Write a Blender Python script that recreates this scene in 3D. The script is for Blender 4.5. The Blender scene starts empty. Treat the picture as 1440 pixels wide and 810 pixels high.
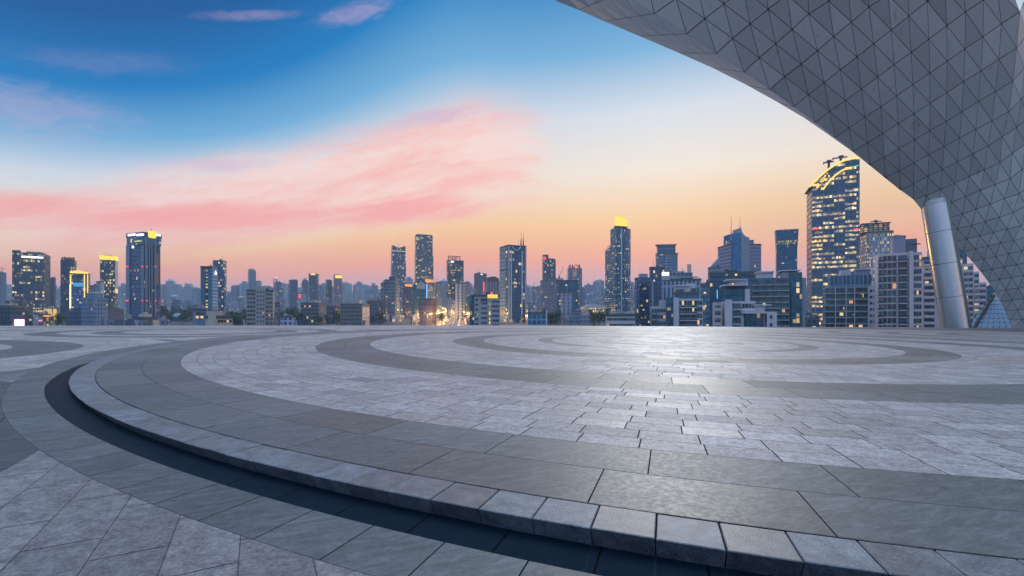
import bpy, bmesh, math, random
import numpy as np
from mathutils import Vector, Matrix

R = math.radians
PI = math.pi
SC = bpy.context.scene
COL = SC.collection
rnd = random.Random(7)

# ------------------------------------------------------------------ camera, sky, sun, exposure
F, YH, CAMH = 640.28, 443.85, 1.4          # focal length in photo pixels, horizon row, eye height (m)
cam = bpy.data.cameras.new('camera')
cam.sensor_width = 36.0
cam.lens = F / 1440 * 36
cam.shift_y = (YH - 405) / 1440
cam.clip_start = 0.05
cam.clip_end = 20000
co = bpy.data.objects.new('camera', cam)
co.location = (0, 0, CAMH)
co.rotation_euler = (R(90), 0, 0)
COL.objects.link(co)
SC.camera = co

SUN_AZ, SUN_EL = 19.0, 23.0                # degrees: right of straight ahead, above the horizon
sun = bpy.data.lights.new('sun', 'SUN')
sun.energy = 1.0
sun.angle = R(9)
sun.color = (1.0, 0.965, 0.93)
so = bpy.data.objects.new('sun', sun)
so.rotation_euler = (R(90 - SUN_EL), 0, R(180 - SUN_AZ))
COL.objects.link(so)

SC.view_settings.view_transform = 'Standard'
SC.view_settings.look = 'None'
SC.view_settings.gamma = 1
SC.view_settings.use_curve_mapping = False
SC.view_settings.exposure = 0.12
SC.render.engine = 'CYCLES'
SC.cycles.use_denoising = True
SC.cycles.max_bounces = 6
SC.cycles.diffuse_bounces = 3
SC.cycles.glossy_bounces = 3
SC.cycles.volume_bounces = 0
SC.cycles.transparent_max_bounces = 8
SC.cycles.sample_clamp_indirect = 4


def lin(r, g, b):
    def c(v):
        v /= 255
        return v / 12.92 if v <= 0.04045 else ((v + 0.055) / 1.055) ** 2.4
    return (c(r), c(g), c(b), 1)


# --- a tiny expression layer over shader nodes
class X:
    def __init__(s, nt, sock):
        s.nt, s.s = nt, sock

    def _m(s, op, *a):
        n = s.nt.nodes.new('ShaderNodeMath')
        n.operation = op
        for i, v in enumerate((s,) + a):
            if isinstance(v, X):
                s.nt.links.new(v.s, n.inputs[i])
            else:
                n.inputs[i].default_value = v
        return X(s.nt, n.outputs[0])

    def __add__(s, o): return s._m('ADD', o)
    __radd__ = __add__
    def __sub__(s, o): return s._m('SUBTRACT', o)
    def __rsub__(s, o): return (s * -1) + o
    def __mul__(s, o): return s._m('MULTIPLY', o)
    __rmul__ = __mul__
    def __truediv__(s, o): return s._m('DIVIDE', o)
    def gt(s, o): return s._m('GREATER_THAN', o)
    def lt(s, o): return s._m('LESS_THAN', o)
    def fract(s): return s._m('FRACT')
    def floor(s): return s._m('FLOOR')
    def sqrt(s): return s._m('SQRT')
    def abs(s): return s._m('ABSOLUTE')
    def min(s, o): return s._m('MINIMUM', o)
    def max(s, o): return s._m('MAXIMUM', o)
    def pow(s, o): return s._m('POWER', o)
    def atan2(s, o): return s._m('ARCTAN2', o)
    def asin(s): return s._m('ARCSINE')
    def inv(s): return s * -1 + 1

    def step(s, a, b, smooth=True):         # 0 at a, 1 at b
        n = s.nt.nodes.new('ShaderNodeMapRange')
        n.interpolation_type = 'SMOOTHSTEP' if smooth else 'LINEAR'
        n.clamp = True
        s.nt.links.new(s.s, n.inputs[0])
        n.inputs[1].default_value = a
        n.inputs[2].default_value = b
        return X(s.nt, n.outputs[0])


def comb(nt, x, y=0.0, z=0.0):
    n = nt.nodes.new('ShaderNodeCombineXYZ')
    for i, v in enumerate((x, y, z)):
        if isinstance(v, X):
            nt.links.new(v.s, n.inputs[i])
        else:
            n.inputs[i].default_value = v
    return X(nt, n.outputs[0])


def sep(nt, sock):
    n = nt.nodes.new('ShaderNodeSeparateXYZ')
    nt.links.new(sock, n.inputs[0])
    return [X(nt, o) for o in n.outputs]


def wn(nt, v, out='Value'):
    n = nt.nodes.new('ShaderNodeTexWhiteNoise')
    n.noise_dimensions = '3D'
    nt.links.new(v.s, n.inputs['Vector'])
    return X(nt, n.outputs[out])


def noise(nt, v, scale=1.0, detail=4.0, rough=0.55, dist=0.0):
    n = nt.nodes.new('ShaderNodeTexNoise')
    n.inputs['Scale'].default_value = scale
    n.inputs['Detail'].default_value = detail
    n.inputs['Roughness'].default_value = rough
    n.inputs['Distortion'].default_value = dist
    if v is not None:
        nt.links.new(v.s, n.inputs['Vector'])
    return X(nt, n.outputs['Fac'])


def mixc(nt, f, a, b, mode='MIX'):
    n = nt.nodes.new('ShaderNodeMix')
    n.data_type = 'RGBA'
    n.blend_type = mode
    for s, v in ((n.inputs[0], f), (n.inputs[6], a), (n.inputs[7], b)):
        if isinstance(v, X):
            nt.links.new(v.s, s)
        else:
            s.default_value = v if not isinstance(v, tuple) or len(v) == 4 else v + (1,)
    return X(nt, n.outputs[2])


def ramp(nt, f, stops, interp='LINEAR'):
    n = nt.nodes.new('ShaderNodeValToRGB')
    n.color_ramp.interpolation = interp
    els = n.color_ramp.elements
    while len(els) < len(stops):
        els.new(0.5)
    for e, (p, c) in zip(els, stops):
        e.position = p
        e.color = c if len(c) == 4 else tuple(c) + (1,)
    nt.links.new(f.s, n.inputs[0])
    return X(nt, n.outputs[0])


# --- dusk sky: gradient by elevation (stretched away from the sun), pink cloud bank, faint wisps
W = bpy.data.worlds.new('World')
SC.world = W
W.use_nodes = True
nt = W.node_tree
nt.nodes.clear()
tc = nt.nodes.new('ShaderNodeTexCoord')
dx, dy, dz = sep(nt, tc.outputs['Generated'])
az = dx.atan2(dy) * (180 / PI)
el = dz.max(-1).min(1).asin() * (180 / PI)
daz = (az - 22).abs()
t = el * (daz.step(26, 74) * 0.88 + 0.97)
g = ramp(nt, t / 90, [
    (0.0, lin(176, 166, 200)), (3.2 / 90, lin(214, 166, 182)), (6.8 / 90, lin(255, 168, 130)),
    (11 / 90, lin(255, 206, 144)), (16.5 / 90, lin(243, 230, 214)), (22.5 / 90, lin(212, 220, 230)),
    (28.5 / 90, lin(112, 174, 216)), (36 / 90, lin(0, 122, 190)), (46 / 90, lin(0, 86, 154)), (1.0, lin(0, 70, 140))])
g = mixc(nt, el.step(40, 68), g, (2.5, 2.75, 3.05, 1))
back = daz.step(75, 130)
gb = ramp(nt, el / 90, [(0.0, (0.2, 0.3, 0.5, 1)), (0.2, (0.42, 0.62, 0.98, 1)), (0.5, (0.52, 0.8, 1.25, 1)), (0.75, (0.8, 1.08, 1.5, 1)), (1.0, (2.2, 2.45, 2.75, 1))])
g = mixc(nt, back, g, gb)
# cloud bank, in sky coordinates along its axis
nn = el - (az * 0.262 + 20.2).min(18.9)
cv = comb(nt, az * 0.062, nn * 0.15, 1.7)
c1 = noise(nt, cv, 1.0, 8, 0.62, 0.45)
nw = nn / ((az + 50).max(0) * 0.072 + 3.1)
cv2 = comb(nt, az * 0.055, nn * 0.27, 5.2)
c2 = noise(nt, cv2, 1.0, 9, 0.66, 0.25)
c3 = noise(nt, comb(nt, az * 0.17, nn * 0.8, 8.8), 1.0, 10, 0.74, 0.4)
body = (nw * nw * -0.75)._m('EXPONENT') * (az + c1 * 26 - 13).step(13, -7) * az.step(-80, -28)
m1 = (body * (c1 * 0.85 + c3 * 0.6 - 0.04)).step(0.14, 0.6)
nl = el - (az * 0.103 + 13.9)
low = (nl * nl * (-1 / 5.0))._m('EXPONENT') * az.step(4, -8) * az.step(-70, -45)
m2 = (low * c2 * 1.6).step(0.3, 0.85)
band = el.step(2.5, 5.0) * el.step(10.5, 6.5) * az.step(10, -40)
m3 = band * c2.step(0.35, 0.62)
g = mixc(nt, m3 * 0.4, g, lin(250, 168, 158))
g = mixc(nt, m1 * 0.92, g, mixc(nt, (c2 * 0.6 + c3 * 0.4).step(0.38, 0.64), lin(254, 220, 210), lin(255, 184, 174)))
g = mixc(nt, (m2 * (c3 * 0.7 + 0.55)).min(1) * 0.85, g, lin(255, 166, 160))
for (a0, e0, sa, se, slope, k) in ((-18.6, 32.3, 6, 1.3, 0.32, 0.36), (-30, 29.7, 7, 0.6, 0.27, 0.26), (-42, 22.5, 9, 1.4, 0.25, 0.1),
                                   (-47, 17, 10, 3, 0.1, 0.3), (-32, 15.6, 6, 1.0, 0.15, 0.5), (-10.0, 23.2, 7, 1.2, 0.2, 0.7)):
    a_ = (az - a0) / sa
    e_ = (el - e0 - (az - a0) * slope) / se
    wv = ((a_ * a_ + e_ * e_) * -1.0)._m('EXPONENT')
    cw = noise(nt, comb(nt, az * 0.32, (el - az * slope) * 0.9, a0), 1.0, 7, 0.68, 1.2)
    g = mixc(nt, (wv * cw * 2.0).step(0.35, 1.15) * k, g, lin(214, 178, 205))
gr = el.step(16.5, 9) * az.step(12, 38) * noise(nt, comb(nt, az * 0.05, el * 0.22, 3.3), 1.0, 4).step(0.3, 0.6)
g = mixc(nt, gr * 0.4, g, lin(222, 186, 162))
sky = nt.nodes.new('ShaderNodeTexSky')
sky.sky_type = 'NISHITA'
sky.sun_disc = False
sky.sun_elevation = R(SUN_EL)
sky.sun_rotation = R(SUN_AZ)
b1 = nt.nodes.new('ShaderNodeBackground')
b1.inputs[1].default_value = 0.93
nt.links.new(g.s, b1.inputs[0])
b2 = nt.nodes.new('ShaderNodeBackground')
b2.inputs[1].default_value = 0.003
nt.links.new(sky.outputs[0], b2.inputs[0])
ad = nt.nodes.new('ShaderNodeAddShader')
nt.links.new(b1.outputs[0], ad.inputs[0])
nt.links.new(b2.outputs[0], ad.inputs[1])
wo = nt.nodes.new('ShaderNodeOutputWorld')
nt.links.new(ad.outputs[0], wo.inputs[0])
W.cycles.sampling_method = 'MANUAL'
W.cycles.sample_map_resolution = 512


# ------------------------------------------------------------------ materials
def newmat(name):
    m = bpy.data.materials.new(name)
    m.use_nodes = True
    nt = m.node_tree
    b = nt.nodes['Principled BSDF']
    return m, nt, b


def plain(name, col, rough=0.6, metal=0.0, spec=0.5, var=0.15, vscale=0.4):
    m, nt, b = newmat(name)
    tc = nt.nodes.new('ShaderNodeTexCoord')
    n = noise(nt, X(nt, tc.outputs['Object']), vscale, 5, 0.6)
    c = mixc(nt, n, tuple(v * (1 - var) for v in col[:3]) + (1,), tuple(min(1, v * (1 + var)) for v in col[:3]) + (1,))
    nt.links.new(c.s, b.inputs['Base Color'])
    b.inputs['Roughness'].default_value = rough
    b.inputs['Metallic'].default_value = metal
    b.inputs['Specular IOR Level'].default_value = spec
    return m


def glow(name, col, strength, base=(0.1, 0.1, 0.1, 1)):
    m, nt, b = newmat(name)
    b.inputs['Base Color'].default_value = base
    b.inputs['Emission Color'].default_value = tuple(col[:3]) + (1,)
    b.inputs['Emission Strength'].default_value = strength
    m.cycles.emission_sampling = 'NONE'
    return m


# façade: UVs are metres along the wall and up it; storeys and bays, glass panes, some lit
def facade_group():
    gp = bpy.data.node_groups.new('facade', 'ShaderNodeTree')
    it = gp.interface
    for n, d in (('Bay', 1.6), ('Floor', 3.6), ('Mull', 0.1), ('Span', 0.3), ('Lit', 0.15), ('Rows', 0.5), ('Seed', 0.0), ('Warm', 0.5), ('Glow', 1.0), ('Rough', 0.18), ('Super', 6.0)):
        s = it.new_socket(n, in_out='INPUT', socket_type='NodeSocketFloat')
        s.default_value = d
    for n in ('Wall', 'Glass'):
        it.new_socket(n, in_out='INPUT', socket_type='NodeSocketColor')
    it.new_socket('Shader', in_out='OUTPUT', socket_type='NodeSocketShader')
    gi = gp.nodes.new('NodeGroupInput')
    go = gp.nodes.new('NodeGroupOutput')
    I = {s.name: X(gp, s) for s in gi.outputs if s.name}
    uv = gp.nodes.new('ShaderNodeTexCoord')
    u, v, _ = sep(gp, uv.outputs['UV'])
    uu, vv = u / I['Bay'] + 0.013, v / I['Floor'] + 0.017
    fu, fv, iu, iv = uu.fract(), vv.fract(), uu.floor(), vv.floor()
    pane = fu.gt(I['Mull']) * (fu + I['Mull']).lt(1.0) * fv.gt(I['Span'] * 0.8) * (fv + I['Span'] * 0.2).lt(1.0)
    cell = comb(gp, iu, iv, I['Seed'])
    r1 = wn(gp, cell)
    big = wn(gp, comb(gp, (iu / I['Super']).floor(), iv, I['Seed'] + 7.3))
    clus = noise(gp, comb(gp, iu * 0.09, iv * 0.06, I['Seed']), 1.0, 3)
    rowp = big * I['Rows'] * 2.0 + (I['Rows'] * -1 + 1)
    rowp = rowp * big.gt(I['Rows'] * 0.5)
    lit = r1.lt(I['Lit'] * rowp * clus * 2.1)
    col = wn(gp, comb(gp, iu, iv, I['Seed'] + 3.1), 'Color')
    cr, cg, cb = sep(gp, col.s)
    lc = ramp(gp, cr * 0.6 + I['Warm'] * 0.4, [(0.0, (0.8, 0.92, 1, 1)), (0.16, (1, 0.88, 0.55, 1)), (0.45, (1, 0.74, 0.28, 1)), (0.8, (1, 0.62, 0.18, 1)), (1.0, (1, 0.42, 0.1, 1))])
    br = cg * cg * 1.3 + 0.25
    half = fv.lt(cb * 0.5 + 0.62)
    gcol = mixc(gp, cb * 0.5, I['Glass'], (0.0, 0.005, 0.012, 1))
    stain = noise(gp, comb(gp, u * 0.15, v * 0.04, I['Seed']), 1.0, 4)
    wcol = mixc(gp, stain, I['Wall'], mixc(gp, 0.55, I['Wall'], (0.01, 0.012, 0.016, 1)))
    bs = gp.nodes.new('ShaderNodeBsdfPrincipled')
    gp.links.new(mixc(gp, pane, wcol, gcol).s, bs.inputs['Base Color'])
    gp.links.new((pane * (I['Rough'] - 0.65) + 0.65).s, bs.inputs['Roughness'])
    gp.links.new((pane * 0.35 + 0.3).s, bs.inputs['Specular IOR Level'])
    gp.links.new(lc.s, bs.inputs['Emission Color'])
    gp.links.new((lit * pane * half * br * I['Glow'] * 0.72).s, bs.inputs['Emission Strength'])
    gp.links.new(bs.outputs[0], go.inputs[0])
    return gp


FG = facade_group()
_fs = [0]


def facade(wall, glass, bay=1.6, floor=3.6, mull=0.1, span=0.3, lit=0.15, rows=0.5, warm=0.5, glow_=1.0, rough=0.18, sup=6.0):
    _fs[0] += 1
    glass = (glass[0] * .45, min(1, glass[1] * 2.1), min(1, glass[2] * 2.7))
    wall = (wall[0] * .85, wall[1] * 1.0, min(1, wall[2] * 1.2))
    m = bpy.data.materials.new('facade')
    m.use_nodes = True
    nt = m.node_tree
    nt.nodes.clear()
    n = nt.nodes.new('ShaderNodeGroup')
    n.node_tree = FG
    for k, v in (('Bay', bay), ('Floor', floor), ('Mull', mull), ('Span', span), ('Lit', lit), ('Rows', rows), ('Seed', _fs[0] * 3.77),
                 ('Warm', warm), ('Glow', glow_), ('Rough', rough), ('Super', sup), ('Wall', tuple(wall) + (1,)), ('Glass', tuple(glass) + (1,))):
        n.inputs[k].default_value = v
    o = nt.nodes.new('ShaderNodeOutputMaterial')
    nt.links.new(n.outputs[0], o.inputs[0])
    m.cycles.emission_sampling = 'NONE'
    return m


# ------------------------------------------------------------------ mesh helpers
def link(name, me, parent=None, mats=()):
    o = bpy.data.objects.new(name, me)
    COL.objects.link(o)
    if parent is not None:
        o.parent = parent
    for m in mats:
        if m.name not in [x.name for x in me.materials if x]:
            me.materials.append(m)
    return o


class MB:
    """collects faces (with optional uv and material index) for ONE mesh"""
    def __init__(s):
        s.v, s.f, s.uv, s.mi, s.sm = [], [], [], [], []

    def face(s, pts, uv=None, mi=0, smooth=False):
        i = len(s.v)
        s.v += [tuple(p) for p in pts]
        s.f.append(tuple(range(i, i + len(pts))))
        s.uv.append(uv or [(p[0], p[1]) for p in pts])
        s.mi.append(mi)
        s.sm.append(smooth)

    def box(s, x0, x1, y0, y1, z0, z1, mi=0, top=None):
        s.prism([(x0, y0), (x1, y0), (x1, y1), (x0, y1)], z0, z1, mi, top if top is not None else mi)

    def prism(s, poly, z0, z1, mi=0, top=1, poly2=None, smooth=False, bottom=True):
        """vertical prism of a counter-clockwise footprint; poly2 = footprint at the top"""
        p2 = poly2 or poly
        u = 0
        n = len(poly)
        for i in range(n):
            a, b = poly[i], poly[(i + 1) % n]
            c, d = p2[(i + 1) % n], p2[i]
            L = math.hypot(b[0] - a[0], b[1] - a[1])
            s.face([(a[0], a[1], z0), (b[0], b[1], z0), (c[0], c[1], z1), (d[0], d[1], z1)], [(u, z0), (u + L, z0), (u + L, z1), (u, z1)], mi, smooth)
            u += L
        s.face([(p[0], p[1], z1) for p in p2], None, top)
        if bottom:
            s.face([(p[0], p[1], z0) for p in reversed(poly)], None, top)

    def profile(s, prof, y0, y1, mi=0, top=1):
        """outline in x,z (counter-clockwise seen from -y) extruded along y"""
        s.face([(x, y0, z) for x, z in prof], [(x, z) for x, z in prof], mi)
        s.face([(x, y1, z) for x, z in reversed(prof)], [(x, z) for x, z in reversed(prof)], mi)
        n = len(prof)
        for i in range(n):
            (xa, za), (xb, zb) = prof[i], prof[(i + 1) % n]
            wall = abs(xb - xa) < 0.2 * abs(zb - za)
            s.face([(xa, y0, za), (xa, y1, za), (xb, y1, zb), (xb, y0, zb)], [(y0, za), (y1, za), (y1, zb), (y0, zb)], mi if wall else top)

    def tube(s, pts, r, n=8, mi=0, r2=None, cap=True):
        rings = []
        pts = [Vector(p) for p in pts]
        for i, p in enumerate(pts):
            d = (pts[min(i + 1, len(pts) - 1)] - pts[max(i - 1, 0)]).normalized()
            a = d.cross(Vector((0, 0, 1)))
            if a.length < 1e-3:
                a = Vector((1, 0, 0))
            a.normalize()
            b = d.cross(a)
            rr = r if r2 is None else r + (r2 - r) * i / max(1, len(pts) - 1)
            rings.append([p + a * (rr * math.cos(k * 2 * PI / n)) + b * (rr * math.sin(k * 2 * PI / n)) for k in range(n)])
        for i in range(len(rings) - 1):
            for k in range(n):
                s.face([rings[i][k], rings[i + 1][k], rings[i + 1][(k + 1) % n], rings[i][(k + 1) % n]], None, mi, n > 5)
        if cap:
            s.face(rings[0], None, mi)
            s.face(list(reversed(rings[-1])), None, mi)

    def build(s, name, mats, parent=None, weld=False):
        if not isinstance(mats, (list, tuple)):
            mats = [mats]
        me = bpy.data.meshes.new(name)
        me.from_pydata(s.v, [], s.f)
        for m in mats:
            me.materials.append(m)
        ul = me.uv_layers.new(name='UVMap')
        k = 0
        for fi, uvs in enumerate(s.uv):
            for q in uvs:
                ul.data[k].uv = q
                k += 1
        nm = len(mats)
        me.polygons.foreach_set('material_index', [min(i, nm - 1) for i in s.mi])
        me.polygons.foreach_set('use_smooth', s.sm)
        if weld:
            bm = bmesh.new()
            bm.from_mesh(me)
            bmesh.ops.remove_doubles(bm, verts=bm.verts, dist=1e-4)
            bmesh.ops.recalc_face_normals(bm, faces=bm.faces)
            bm.to_mesh(me)
            bm.free()
        me.update()
        return link(name, me, parent)


def tag(o, label=None, cat=None, group=None, kind=None):
    for k, v in (('label', label), ('category', cat), ('group', group), ('kind', kind)):
        if v:
            o[k] = v
    return o


# ------------------------------------------------------------------ the plaza
S = CAMH                                   # everything below about the plaza is in eye heights
CX, CY = 6.245, 18.524                     # centre of the big stone disc
A_T = 0.01                                 # drainage fall of the paving to the right


def zdisc(x, y): return -A_T * x


def zlow(x, y): return -A_T * x - S * max(0.003, 0.078 * (8.9 - y / S) / 6.61)


def ring_eval(nt, x, y, cx, cy, zones, lenL, lenD, seed):
    dx, dy = x - cx, y - cy
    r = (dx * dx + dy * dy).sqrt()
    th = dy.atan2(dx) + PI
    dark = row = wid = None
    for (r0, r1, dk, n) in zones:
        a = (r - r0) / ((r1 - r0) / n)
        a = a.max(0.0).min(float(n))
        row = a if row is None else row + a
        msk = r.gt(r0) * r.lt(r1)
        w = msk * ((r1 - r0) / n)
        wid = w if wid is None else wid + w
        if dk:
            dark = msk if dark is None else dark + msk
    fr, ri = row.fract(), row.floor()
    rm = r + (fr * -1 + 0.5) * wid
    ln = dark * (lenD - lenL) + lenL
    N = (rm * (2 * PI) / ln + 0.5).floor()
    cell = th * N / (2 * PI) + wn(nt, comb(nt, ri, seed, 0.5)) * 7 + 3
    fc, ci = cell.fract(), cell.floor()
    jr = fr.min(fr * -1 + 1) * wid
    jc = fc.min(fc * -1 + 1) * ln
    return dict(r=r, dark=dark, jr=jr, jc=jc, ri=ri, ci=ci, th=th)


def sel(nt, m, a, b):                      # m ? a : b, per field
    inv = m * -1 + 1
    return {k: a[k] * m + b[k] * inv for k in ('dark', 'jr', 'jc', 'ri', 'ci')}


def paving(name, build):
    m, nt, b = newmat(name)
    geo = nt.nodes.new('ShaderNodeNewGeometry')
    pos = X(nt, geo.outputs['Position'])
    px, py, pz = sep(nt, pos.s)
    q = build(nt, px / S, py / S)
    dark = q['dark']
    joint = (q['jr'].step(0.006, 0.003) * 0.6).max((q['jc'] + dark * 0.0012).step(0.0062, 0.003))
    rid = wn(nt, comb(nt, q['ri'], q['ci'], 1.3), 'Color')
    k1, k2, k3 = sep(nt, rid.s)
    sp = noise(nt, pos, 34.0, 6, 0.8)               # granite speckle
    sp2 = noise(nt, pos, 9.0, 4, 0.6)
    sp3 = noise(nt, pos, 150.0, 2, 0.6)
    blot = noise(nt, pos, 0.55, 5, 0.62, 0.4)
    lightc = ramp(nt, sp * 0.55 + sp2 * 0.25 + sp3 * 0.2, [(0.36, (0.06, 0.063, 0.07)), (0.46, (0.165, 0.165, 0.175)), (0.54, (0.29, 0.285, 0.295)), (0.66, (0.46, 0.455, 0.465))])
    lightc = mixc(nt, 1.0, lightc, (0.97, 1.0, 1.04, 1), 'MULTIPLY')
    lightc = mixc(nt, 1.0, lightc, ramp(nt, k1, [(0, (0.78, 0.78, 0.8)), (0.5, (0.97, 0.95, 0.94)), (1, (1.12, 1.1, 1.12))]), 'MULTIPLY')
    # riven slate: streaks
    sv = comb(nt, px * 2.2 + py * 1.3, py * 9.0 - px * 4.0, k2 * 9)
    rv = noise(nt, sv, 1.6, 6, 0.65, 0.6)
    darkc = ramp(nt, rv * 0.6 + sp * 0.4, [(0.36, (0.036, 0.046, 0.054)), (0.5, (0.066, 0.08, 0.09)), (0.66, (0.12, 0.138, 0.152))])
    darkc = mixc(nt, 1.0, darkc, ramp(nt, k1, [(0, (0.8, 0.82, 0.84)), (0.6, (1, 1, 1)), (1, (1.16, 1.17, 1.2))]), 'MULTIPLY')
    c = mixc(nt, dark, lightc, darkc)
    c = mixc(nt, 1.0, c, ramp(nt, blot, [(0.25, (0.78, 0.78, 0.77)), (0.6, (1.05, 1.05, 1.05))]), 'MULTIPLY')
    odd = k2.gt(0.955) * 0.5
    c = mixc(nt, odd, c, mixc(nt, 1.0, c, (0.62, 0.6, 0.58, 1), 'MULTIPLY'))
    vo = nt.nodes.new('ShaderNodeTexVoronoi')
    vo.inputs['Scale'].default_value = 1.6
    nt.links.new(pos.s, vo.inputs['Vector'])
    vd = X(nt, vo.outputs['Distance']) / 1.6
    vr, vg, vb = sep(nt, vo.outputs['Color'])
    gum = vd.lt(vr * 0.016 + 0.006) * vg.gt(0.55)
    c = mixc(nt, gum * 0.45, c, (0.04, 0.04, 0.042, 1))
    spill = noise(nt, comb(nt, px * 0.9, py * 0.9, 4.0), 1.0, 7, 0.7, 1.5).step(0.6, 0.74)
    c = mixc(nt, spill * 0.32, c, (0.07, 0.07, 0.072, 1))
    # a brown earth stain trodden across the far right of the paving
    sx, sy = px / S - 11.5, py / S - 11.4
    st = ((sx * sx / 30.0 + (sy + sx * 0.02) * (sy + sx * 0.02) / 0.5) * -1)._m('EXPONENT') * noise(nt, pos, 0.8, 5, 0.65).step(0.35, 0.6)
    c = mixc(nt, st * 0.6, c, (0.16, 0.125, 0.1, 1))
    if 'slab_dark' in q:
        c = mixc(nt, q['slab_dark'], c, mixc(nt, 1.0, c, (0.62, 0.63, 0.65, 1), 'MULTIPLY'))  # askew slabs outside the ring made darker
    c = mixc(nt, joint * 0.93, c, (0.008, 0.009, 0.011, 1))
    nt.links.new(c.s, b.inputs['Base Color'])
    rg = noise(nt, pos, 22.0, 4, 0.7)
    nt.links.new((rg * 0.36 + k3 * 0.12 + 0.35 + joint * 0.3 - dark * 0.02).min(0.95).s, b.inputs['Roughness'])
    nt.links.new((joint * -0.42 + 0.42).s, b.inputs['Specular IOR Level'])
    hgt = sp * (dark * -0.5 + 1) * 0.5 + rv * dark * 0.7 + rg * 0.35 - joint * 2.2
    bp = nt.nodes.new('ShaderNodeBump')
    bp.inputs['Strength'].default_value = 0.55
    bp.inputs['Distance'].default_value = 0.007
    nt.links.new(hgt.s, bp.inputs['Height'])
    # every stone lies a hair out of level
    tv = nt.nodes.new('ShaderNodeVectorMath')
    tv.operation = 'MULTIPLY_ADD'
    nt.links.new(rid.s, tv.inputs[0])
    tv.inputs[1].default_value = (0.022, 0.022, 0)
    tv.inputs[2].default_value = (-0.011, -0.011, 0)
    ta = nt.nodes.new('ShaderNodeVectorMath')
    nt.links.new(bp.outputs[0], ta.inputs[0])
    nt.links.new(tv.outputs[0], ta.inputs[1])
    nt.links.new(ta.outputs[0], b.inputs['Normal'])
    return m


ZMAIN = [(0, 2.34, 0, 8), (2.34, 2.85, 1, 1), (2.85, 4.62, 0, 6), (4.62, 5.16, 1, 1), (5.16, 7.4, 0, 8), (7.4, 8.575, 1, 2),
         (8.575, 11.476, 0, 10), (11.476, 13.07, 1, 2), (13.07, 15.955, 0, 10), (15.955, 17.11, 1, 2), (17.11, 17.4, 0, 1)]


def b_disc(nt, x, y):
    return ring_eval(nt, x, y, CX, CY, ZMAIN, 0.48, 1.12, 2.0)


def b_outer(nt, x, y):
    zl = [(0, 3.6, 0, 10), (3.6, 4.2, 1, 1), (4.2, 5.48, 0, 4), (5.48, 6.88, 1, 2), (6.88, 9.1, 0, 7), (9.1, 9.5, 1, 1), (9.5, 16, 0, 20), (16, 17, 1, 2), (17, 22, 0, 16), (22, 23, 1, 2), (23, 60, 0, 120)]
    left = ring_eval(nt, x, y, -17.5, 8.55, zl, 0.5, 0.95, 11.0)
    zb = [(0, 3.4, 0, 9), (3.4, 4.5, 1, 2), (4.5, 5.6, 0, 4), (5.6, 6.6, 1, 2), (6.6, 8.2, 0, 5)]
    bl = ring_eval(nt, x, y, -16.3, 24.2, zb, 0.5, 0.95, 12.0)
    zr = [(0, 4.0, 0, 12), (4.0, 5.2, 1, 2), (5.2, 7.2, 0, 7), (7.2, 8.6, 1, 2), (8.6, 11, 0, 8), (11, 11.8, 1, 1), (11.8, 15, 0, 11)]
    rt = ring_eval(nt, x, y, 34.5, 29.5, zr, 0.5, 0.95, 13.0)
    zc = [(0, 4.9, 0, 14), (4.9, 6.52, 1, 3)]
    c3 = ring_eval(nt, x, y, -9.35, 0.38, zc, 0.5, 0.9, 14.0)
    zk = [(17.3, 17.985, 1, 1), (17.985, 18.2, 0, 1)]
    ko = ring_eval(nt, x, y, CX, CY, zk, 0.48, 0.42, 15.0)
    # running-bond slabs laid askew, near the camera
    ca, sa = math.cos(R(-61)), math.sin(R(-61))
    u, v = x * ca + y * sa, x * -sa + y * ca
    row = v / 0.287 + 40.28
    ri, fr = row.floor(), row.fract()
    cl = u / 0.61 + (ri * 0.5).fract() * 1.0 + wn(nt, comb(nt, ri, 4.0, 4.0)) * 0.22 + 60.1
    fc, ci = cl.fract(), cl.floor()
    sl = dict(dark=ri * 0.0, jr=fr.min(fr * -1 + 1) * 0.287 * 1.6, jc=fc.min(fc * -1 + 1) * 0.61 * 1.5, ri=ri, ci=ci)
    q = sel(nt, bl['r'].lt(8.2), bl, left)
    q = sel(nt, rt['r'].lt(15.0), rt, q)
    q = sel(nt, left['r'].gt(9.5) * y.lt(9.5), sl, q)
    q = sel(nt, c3['r'].lt(6.52) * y.lt(8.0), c3, q)
    cz = left['r'].gt(9.5) * y.lt(9.5) * ko['r'].gt(17.985)
    q = sel(nt, ko['r'].lt(17.985), ko, q)
    q['slab_dark'] = cz
    return q


M_disc = paving('disc_paving', b_disc)
M_outer = paving('outer_paving', b_outer)

# plaza outline (metres): straight far parapet line from the left, bending to run behind the column
OUT = [(-60, -60), (70, -60), (130, 45), (62.9 * S, 60.5 * S), (52 * S, 60.5 * S), (30 * S, 52.5 * S), (0, 46.9 * S), (-33.7 * S, 30.0 * S), (-60, 31)]


def rim(th):                               # distance from the disc centre to the outline
    c = Vector((CX * S, CY * S))
    d = Vector((math.cos(th), math.sin(th)))
    best = 1e9
    for i in range(len(OUT)):
        p, q = Vector(OUT[i]), Vector(OUT[(i + 1) % len(OUT)])
        e = q - p
        den = d.x * e.y - d.y * e.x
        if abs(den) < 1e-9:
            continue
        w = p - c
        t_ = (w.x * e.y - w.y * e.x) / den
        s_ = (w.x * d.y - w.y * d.x) / den
        if t_ > 0 and -1e-6 <= s_ <= 1 + 1e-6:
            best = min(best, t_)
    return best


def rch(th):                               # outer radius of the kerb-shade channel, tapering out at the back
    y = CY + 17.5 * math.sin(th)
    k = max(0.0, min(1.0, (8.95 - y) / 2.6))
    return 17.405 + 0.225 * k ** 0.6


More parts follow.
